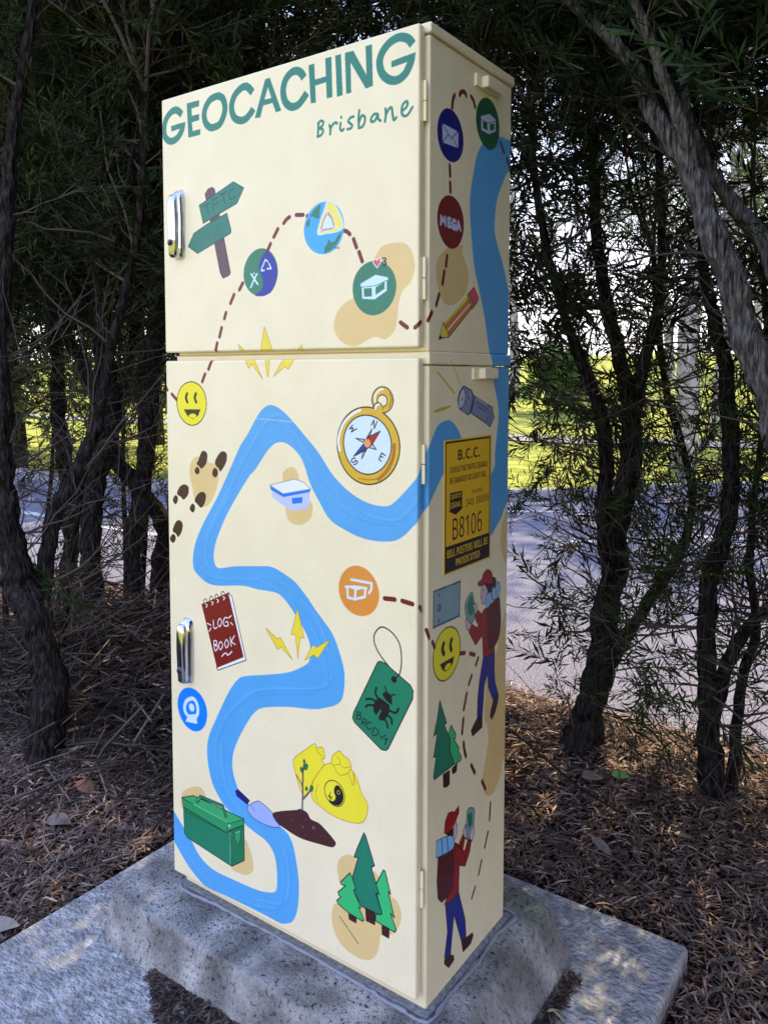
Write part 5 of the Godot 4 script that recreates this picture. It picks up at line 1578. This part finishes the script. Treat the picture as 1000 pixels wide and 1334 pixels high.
func make_background():
	var sp := [leaf_spray(38, 0.24, 0.060, 0.0075, Color(0.016, 0.022, 0.010), 1.2, 5), leaf_spray(34, 0.20, 0.064, 0.008, Color(0.022, 0.027, 0.011), 1.1, 6)]
	# back rows of the thicket, left and right
	var back := [[-3.9, -1.0, 3.4, "bushy dark tree at the left end of the thicket"], [-4.6, -1.8, 3.8, "broad dark tree by the road at the far left"], [-3.0, -1.9, 3.6, "dark tree by the road behind the left trunks"], [-1.9, -1.75, 3.7, "dark tree hidden mostly behind the cabinet's left door edge"], [-0.95, -1.6, 3.6, "dark tree rising behind the top of the cabinet"],
		[-3.5, -0.3, 3.3, "dense tree at the left edge of the view above the brush"], [2.1, -0.9, 3.4, "dense tree in the thicket beyond the right edge"], [1.2, -1.65, 3.4, "dense tree nearest the road beyond the right edge"], [2.3, 0.1, 3.3, "dense tree of the thicket right of the slab"], [3.0, -0.4, 3.8, "tall dark tree behind the right thicket"], [2.5, -1.5, 3.6, "dark tree by the road beyond the right edge"]]
	for b in back:
		var h: float = b[2]
		var blobs := []
		for i in 7:
			var f := (0.30 if b[0] > 1.0 else (0.62 if b[0] < -3.6 else 0.40)) + (0.7 if b[0] > 1.0 else (0.42 if b[0] < -3.6 else 0.62)) * i / 6.0
			blobs.append([Vector3(rng.randf_range(-0.5, 0.5), h * f, rng.randf_range(-0.5, 0.5)), Vector3(0.75, 0.45, 0.75)])
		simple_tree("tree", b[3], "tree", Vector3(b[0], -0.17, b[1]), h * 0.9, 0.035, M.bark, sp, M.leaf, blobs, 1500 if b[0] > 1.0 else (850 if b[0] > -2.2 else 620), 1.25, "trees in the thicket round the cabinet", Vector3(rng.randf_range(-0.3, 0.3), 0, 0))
	# thin saplings between the left trunks
	var sprl := [leaf_spray(24, 0.18, 0.065, 0.0072, Color(0.022, 0.035, 0.013), 1.1, 17)]
	var thin := [[-2.05, -0.55, 0.35, "thin bare sapling leaning right beside the nearest left trunk"], [-2.75, -0.75, -0.25, "thin bare sapling leaning left at the left edge"], [-2.45, -1.25, 0.1, "thin upright sapling between two dark left trunks"], [-1.75, -0.95, 0.2, "thin sapling close to the cabinet's left edge, low down"], [-3.35, -0.95, 0.3, "thin sapling slanting across the far left"], [-2.95, -1.55, -0.15, "thin sapling by the road behind the left trunks"], [-3.7, -1.5, 0.2, "thinnest sapling by the road at the far left"], [-1.95, -1.45, -0.2, "thin sapling leaning left behind the upright trunks"]]
	for b in thin:
		var p := Vector3(b[0], mulch_h(b[0], b[1]) - 0.03, b[1])
		var t := thing("sapling", b[3], "sapling", p, "saplings in the left thicket")
		var pts := []
		var rad := []
		for i in 8:
			var f := i / 7.0
			pts.append(Vector3(b[2] * f * (1.0 + 0.5 * f), 2.6 * f, -0.15 * f) + rdir() * 0.03 * f)
			rad.append(0.016 * (1.0 - 0.75 * f))
		var st := stool()
		tube(st, catmull(pts, false, 5), catmull(rad, false, 5), 9, 0.3)
		obj("trunk", st.commit(), M.bark, t)
		var flat := []
		for i in 8: flat.append_array([pts[i].x + p.x, pts[i].y + p.y, pts[i].z + p.z, rad[i]])
		var wood := stool()
		var spr := []
		grow(flat, {limbs = 32, leaf_from = 1.4, bare = 0.7, reach = 0.9, sprays = 3, low_leaf = 0.12}, wood, spr)
		var wi := obj("twigs", wood.commit(), M.twig, t)
		wi.position = -p
		wi.set_meta("kind", "stuff")
		add_sprays(t, p, sprl, spr, M.leaf)
	# across the road
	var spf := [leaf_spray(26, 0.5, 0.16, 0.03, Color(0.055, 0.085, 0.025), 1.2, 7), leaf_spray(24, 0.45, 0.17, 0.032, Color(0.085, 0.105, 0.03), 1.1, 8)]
	var far := [[-11.0, -5.6, 5.5, "leafy tree across the road at the far left"], [-9.2, -6.6, 6.5, "tall leafy tree across the road behind the left thicket"], [-8.2, -9.0, 7.0, "large leafy tree across the road left of the cabinet"], [-12.5, -9.5, 7.5, "tallest leafy tree deep behind the left thicket"], [-6.6, -8.2, 6.5, "leafy tree across the road close behind the cabinet"], [-14.5, -7.2, 6.5, "leafy tree across the road at the outermost left"], [3.0, -12.8, 8.0, "leafy tree across the road right of the view"], [5.4, -13.2, 8.4, "tall leafy tree across the road beyond the right edge"], [8.0, -13.6, 8.0, "leafy tree across the road at the outermost right"]]
	for b in far:
		var h: float = b[2]
		var blobs := []
		for i in 9:
			var f := 0.22 + 0.75 * i / 8.0
			var w := 1.5 * (1.0 - 0.4 * absf(f - 0.5))
			blobs.append([Vector3(rng.randf_range(-1.1, 1.1), h * f, rng.randf_range(-0.9, 0.9)), Vector3(w, h * 0.13, w)])
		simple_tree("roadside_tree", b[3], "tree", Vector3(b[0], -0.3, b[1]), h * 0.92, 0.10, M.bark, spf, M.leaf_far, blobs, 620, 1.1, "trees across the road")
	# gums with pale trunks in the park
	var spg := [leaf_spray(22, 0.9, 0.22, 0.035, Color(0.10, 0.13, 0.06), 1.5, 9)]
	var gums := [[-11.6, -24.2, 11.0, "pale trunked gum beside the round green tree in the park"], [-4.0, -20.2, 10.0, "pale trunked gum on the sunny grass at the right"], [-8.2, -31.0, 12.0, "pale trunked gum on the crest of the grassy rise"], [-1.0, -27.0, 11.0, "pale trunked gum at the right end of the rise"], [-5.8, -36.0, 9.0, "pale trunked gum half hidden on the crest"], [-2.6, -11.6, 8.0, "tall gum on the verge beside the short grey post"], [0.9, -12.6, 8.5, "tall gum on the far verge behind the right saplings"]]
	for b in gums:
		var h: float = b[2]
		var blobs := []
		for i in 6: blobs.append([Vector3(rng.randf_range(-2.0, 2.0), h * rng.randf_range(0.5, 1.0), rng.randf_range(-1.5, 1.5)), Vector3(1.3, 0.7, 1.3)])
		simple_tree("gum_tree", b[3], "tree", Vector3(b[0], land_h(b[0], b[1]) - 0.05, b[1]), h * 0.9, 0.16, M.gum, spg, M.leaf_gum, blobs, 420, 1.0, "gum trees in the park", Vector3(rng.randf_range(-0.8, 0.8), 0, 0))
	var spb := [leaf_spray(24, 0.45, 0.17, 0.05, Color(0.09, 0.19, 0.035), 1.3, 10)]
	var bb := []
	for i in 8: bb.append([Vector3(rng.randf_range(-0.55, 0.55), rng.randf_range(0.6, 1.9), rng.randf_range(-0.5, 0.5)), Vector3(0.6, 0.45, 0.6)])
	simple_tree("round_tree", "rounded bright green young tree on the sunny grass beyond the road", "tree", Vector3(-8.9, land_h(-8.9, -21.5) - 0.03, -21.5), 1.8, 0.06, M.bark, spb, M.leaf_far, bb, 700, 0.75)
	# grey post on the verge
	var post := thing("verge_post", "short grey post standing on the grass verge beyond the road", "post", Vector3(-2.14, land_h(-2.14, -9.9), -9.9))
	var st := stool()
	tube(st, [Vector3(0, -0.05, 0), Vector3(0, 0.62, 0), Vector3(0, 0.66, 0), Vector3(0, 0.675, 0)], [0.075, 0.075, 0.065, 0.03], 18)
	obj("shaft", st.commit(), flat_mat(Color(0.42, 0.41, 0.40), 0.8), post)
	st = stool()
	tube(st, [Vector3(0, 0.52, 0), Vector3(0, 0.58, 0)], [0.0775, 0.0775], 18)
	obj("band", st.commit(), flat_mat(Color(0.75, 0.74, 0.70), 0.6), post)

# ------------------------------------------------------------------ litter
func strip(L: float, w: float, bend: float, twist: float, n := 3) -> ArrayMesh:
	var st := stool()
	var prev := []
	for i in n + 1:
		var t := float(i) / n - 0.5
		var ww := w * (1.0 - pow(absf(t) * 2.0, 2.2) * 0.85)
		var a := twist * t
		var c := Vector3(t * L, bend * L * (0.25 - t * t), 0.06 * L * sin(t * 3.0))
		var s := Vector3(0, sin(a), cos(a)) * ww * 0.5
		var cur := [c - s, c + s]
		if prev:
			face3(st, [prev[0], cur[1], prev[1]], Color.WHITE)
			face3(st, [prev[0], cur[0], cur[1]], Color.WHITE)
		prev = cur
	return st.commit()

func stick(L: float, r: float, bend: float) -> ArrayMesh:
	var st := stool()
	tube(st, [Vector3(-L / 2, 0, 0), Vector3(-L / 6, bend * L * 0.2, bend * L * 0.1), Vector3(L / 6, bend * L * 0.12, -bend * L * 0.1), Vector3(L / 2, 0, bend * L * 0.1)], [r, r * 0.9, r * 0.7, r * 0.3], 4, 0.0, false)
	return st.commit()

func litter_set(called: String, label: String, meshes: Array, count: int, place: Callable, cols: Array, rough := 0.9):
	var root := thing(called, label, "", Vector3.ZERO)
	root.set_meta("kind", "stuff")
	var mat := flat_mat(Color.WHITE, rough)
	mat.metallic_specular = 0.12
	mat.vertex_color_use_as_albedo = true
	mat.cull_mode = BaseMaterial3D.CULL_DISABLED
	for m in meshes:
		var mm := MultiMesh.new()
		mm.transform_format = MultiMesh.TRANSFORM_3D
		mm.use_colors = true
		mm.mesh = m
		var xf := []
		for i in int(count / float(meshes.size())):
			var q = place.call()
			if q != null: xf.append(q)
		mm.instance_count = xf.size()
		for i in xf.size():
			mm.set_instance_transform(i, xf[i])
			var c: Color = cols[rng.randi_range(0, cols.size() - 1)]
			var k := rng.randf_range(0.6, 1.35)
			mm.set_instance_color(i, Color(c.r * k, c.g * k, c.b * k))
		var o := MultiMeshInstance3D.new()
		o.multimesh = mm
		o.material_override = mat
		o.name = "litter"
		root.add_child(o, true)
		o.set_meta("kind", "stuff")

func lay(x: float, y: float, z: float, tilt: float, s: float) -> Transform3D:
	var b := Basis(Vector3.UP, rng.randf() * TAU) * Basis(Vector3.RIGHT, rng.randfn() * tilt) * Basis(Vector3.BACK, rng.randfn() * tilt * 0.7)
	return Transform3D(b * Basis.from_scale(Vector3.ONE * s), Vector3(x, y, z))

func on_mulch() -> Variant:
	# denser towards the slab, where it shows largest
	var x := rng.randf_range(-4.6, 1.9)
	var z := rng.randf_range(-2.15, 1.2)
	if rng.randf() < 0.6:
		if rng.randf() < 0.5:
			x = rng.randf_range(-2.2, -0.9)
			z = rng.randf_range(-0.9, 0.9)
		else:
			x = rng.randf_range(-0.3, 1.3)
			z = rng.randf_range(-1.7, 0.6)
	if x > -0.93 and x < 0.31 and z > -0.585:
		return null
	if x < -3.0 and z > 0.3: return null
	return lay(x, mulch_h(x, z) + rng.randf_range(0.000, 0.020), z, 0.24, rng.randf_range(0.65, 1.25))

func make_litter():
	var browns := [Color(0.185, 0.118, 0.086), Color(0.115, 0.073, 0.054), Color(0.27, 0.185, 0.138), Color(0.065, 0.044, 0.034), Color(0.195, 0.123, 0.087), Color(0.36, 0.27, 0.205), Color(0.15, 0.112, 0.09)]
	litter_set("leaf_litter", "brown litter of narrow fallen leaves covering the mulch bed", [strip(0.040, 0.0048, 0.25, 0.9), strip(0.030, 0.0042, -0.2, 1.4), strip(0.052, 0.0050, 0.4, 0.6), strip(0.024, 0.0062, 0.3, 0.4), strip(0.016, 0.0045, 0.2, 0.3)], 150000, on_mulch, browns)
	litter_set("fallen_twigs", "scattered thin grey twigs lying on the mulch bed", [stick(0.16, 0.0017, 0.6), stick(0.28, 0.0022, 0.3), stick(0.10, 0.0013, 1.0)], 1500, on_mulch, [Color(0.10, 0.08, 0.068), Color(0.06, 0.045, 0.038), Color(0.18, 0.145, 0.12)])
	# brush heap at the left, between the trunks
	var heap := func():
		var x := rng.randfn() * 0.55 - 1.75
		var z := rng.randfn() * 0.22 - 0.80
		if x > -0.98 and z > -0.62: return null
		var top := 0.34 * exp(-pow((x + 1.75) / 0.75, 2) - pow((z + 0.80) / 0.33, 2))
		var y := mulch_h(x, z) + rng.randf() * maxf(top, 0.01)
		return lay(x, y, z, 0.5, rng.randf_range(0.7, 1.6))
	litter_set("brush_heap", "low heap of dry dead twigs between the left trunks", [stick(0.34, 0.0022, 0.5), stick(0.22, 0.0017, 0.8), stick(0.45, 0.0028, 0.3)], 3000, heap, [Color(0.065, 0.052, 0.045), Color(0.03, 0.024, 0.021), Color(0.13, 0.107, 0.093), Color(0.045, 0.036, 0.03)])
	litter_set("dead_leaves", "dry dead leaves caught in the brush heap", [strip(0.07, 0.007, 0.4, 0.9), strip(0.055, 0.008, -0.3, 1.3)], 6000, heap, browns)
	# debris lodged along the plinth on the slab
	var edge := func():
		if rng.randf() < 0.75:
			var x := rng.randf_range(-0.58, 0.1)
			var t := rng.randf()
			return lay(x, SLAB_Y + rng.randf_range(0.001, 0.014 * (1.0 - t)+0.002), 0.148 + t * t * 0.11 * smoothstep(-0.62, -0.40, x), 0.18, rng.randf_range(0.5, 0.95))
		var z := rng.randf_range(-0.36, 0.1)
		return lay(0.131 + absf(rng.randfn()) * 0.012, SLAB_Y + rng.randf_range(0.001, 0.008), z, 0.18, rng.randf_range(0.4, 0.8))
	litter_set("plinth_debris", "dark leaf debris lodged in the angle of slab and plinth", [strip(0.045, 0.006, 0.25, 0.9), strip(0.03, 0.006, -0.2, 1.0), strip(0.02, 0.008, 0.2, 0.3)], 5200, edge, [Color(0.05, 0.037, 0.03), Color(0.07, 0.052, 0.042), Color(0.035, 0.027, 0.022), Color(0.12, 0.09, 0.07)])
	# single larger leaves one can point to
	for l in [[-1.28, -0.08, 0.085, 0.055, "curled grey bark piece on the mulch beside the left trunk", Color(0.17, 0.14, 0.12), "bark_piece", "bark"], [-1.36, -0.22, 0.075, 0.05, "reddish brown broad leaf beside the left trunk", Color(0.30, 0.13, 0.08), "fallen_leaf", "leaf"], [0.20, -1.02, 0.07, 0.035, "tan broad leaf near the thin right stems", Color(0.27, 0.19, 0.10), "fallen_leaf", "leaf"], [0.02, -0.86, 0.08, 0.03, "grey bark curl on the mulch behind the slab corner", Color(0.19, 0.15, 0.12), "bark_piece", "bark"], [-0.05, -1.22, 0.06, 0.04, "bright green fallen leaf on the litter at the right", Color(0.16, 0.30, 0.06), "fallen_leaf", "leaf"], [-0.12, -1.17, 0.09, 0.05, "broad pinkish brown leaf beside the green fallen leaf", Color(0.20, 0.12, 0.10), "fallen_leaf", "leaf"], [-1.02, 0.235, 0.10, 0.05, "grey brown paper bark scrap at the slab's left edge", Color(0.26, 0.22, 0.19), "bark_piece", "bark"]]:
		var o := thing(l[6], l[4], l[7], Vector3(l[0], mulch_h(l[0], l[1]) + 0.022, l[1]))
		o.rotation = Vector3(rng.randf_range(-0.3, 0.3), rng.randf() * TAU, rng.randf_range(-0.3, 0.3))
		obj("blade", strip(l[2], l[3], 0.35, 0.8, 6), leafy(l[5]), o)
	for l in [[0.150, -0.235, "small straw yellow leaf standing against the plinth's right side", 0.03, 0.009], [0.165, -0.225, "thin olive leaf lying flat beside the plinth's right side", 0.035, 0.007], [0.140, -0.170, "thin pale leaf lying across the debris at the plinth's right side", 0.03, 0.006], [-0.885, 0.56, "small straw yellow leaf lying alone on the slab's left part", 0.022, 0.007]]:
		var o := thing("fallen_leaf", l[2], "leaf", Vector3(l[0], SLAB_Y + 0.012, l[1]))
		o.rotation = Vector3(0.2, rng.randf() * TAU, 0.15)
		obj("blade", strip(l[3], l[4], 0.3, 0.8, 5), leafy(Color(0.46, 0.38, 0.20)), o)

func leafy(c: Color) -> StandardMaterial3D:
	var m := flat_mat(c.linear_to_srgb(), 0.8)
	m.cull_mode = BaseMaterial3D.CULL_DISABLED
	return m
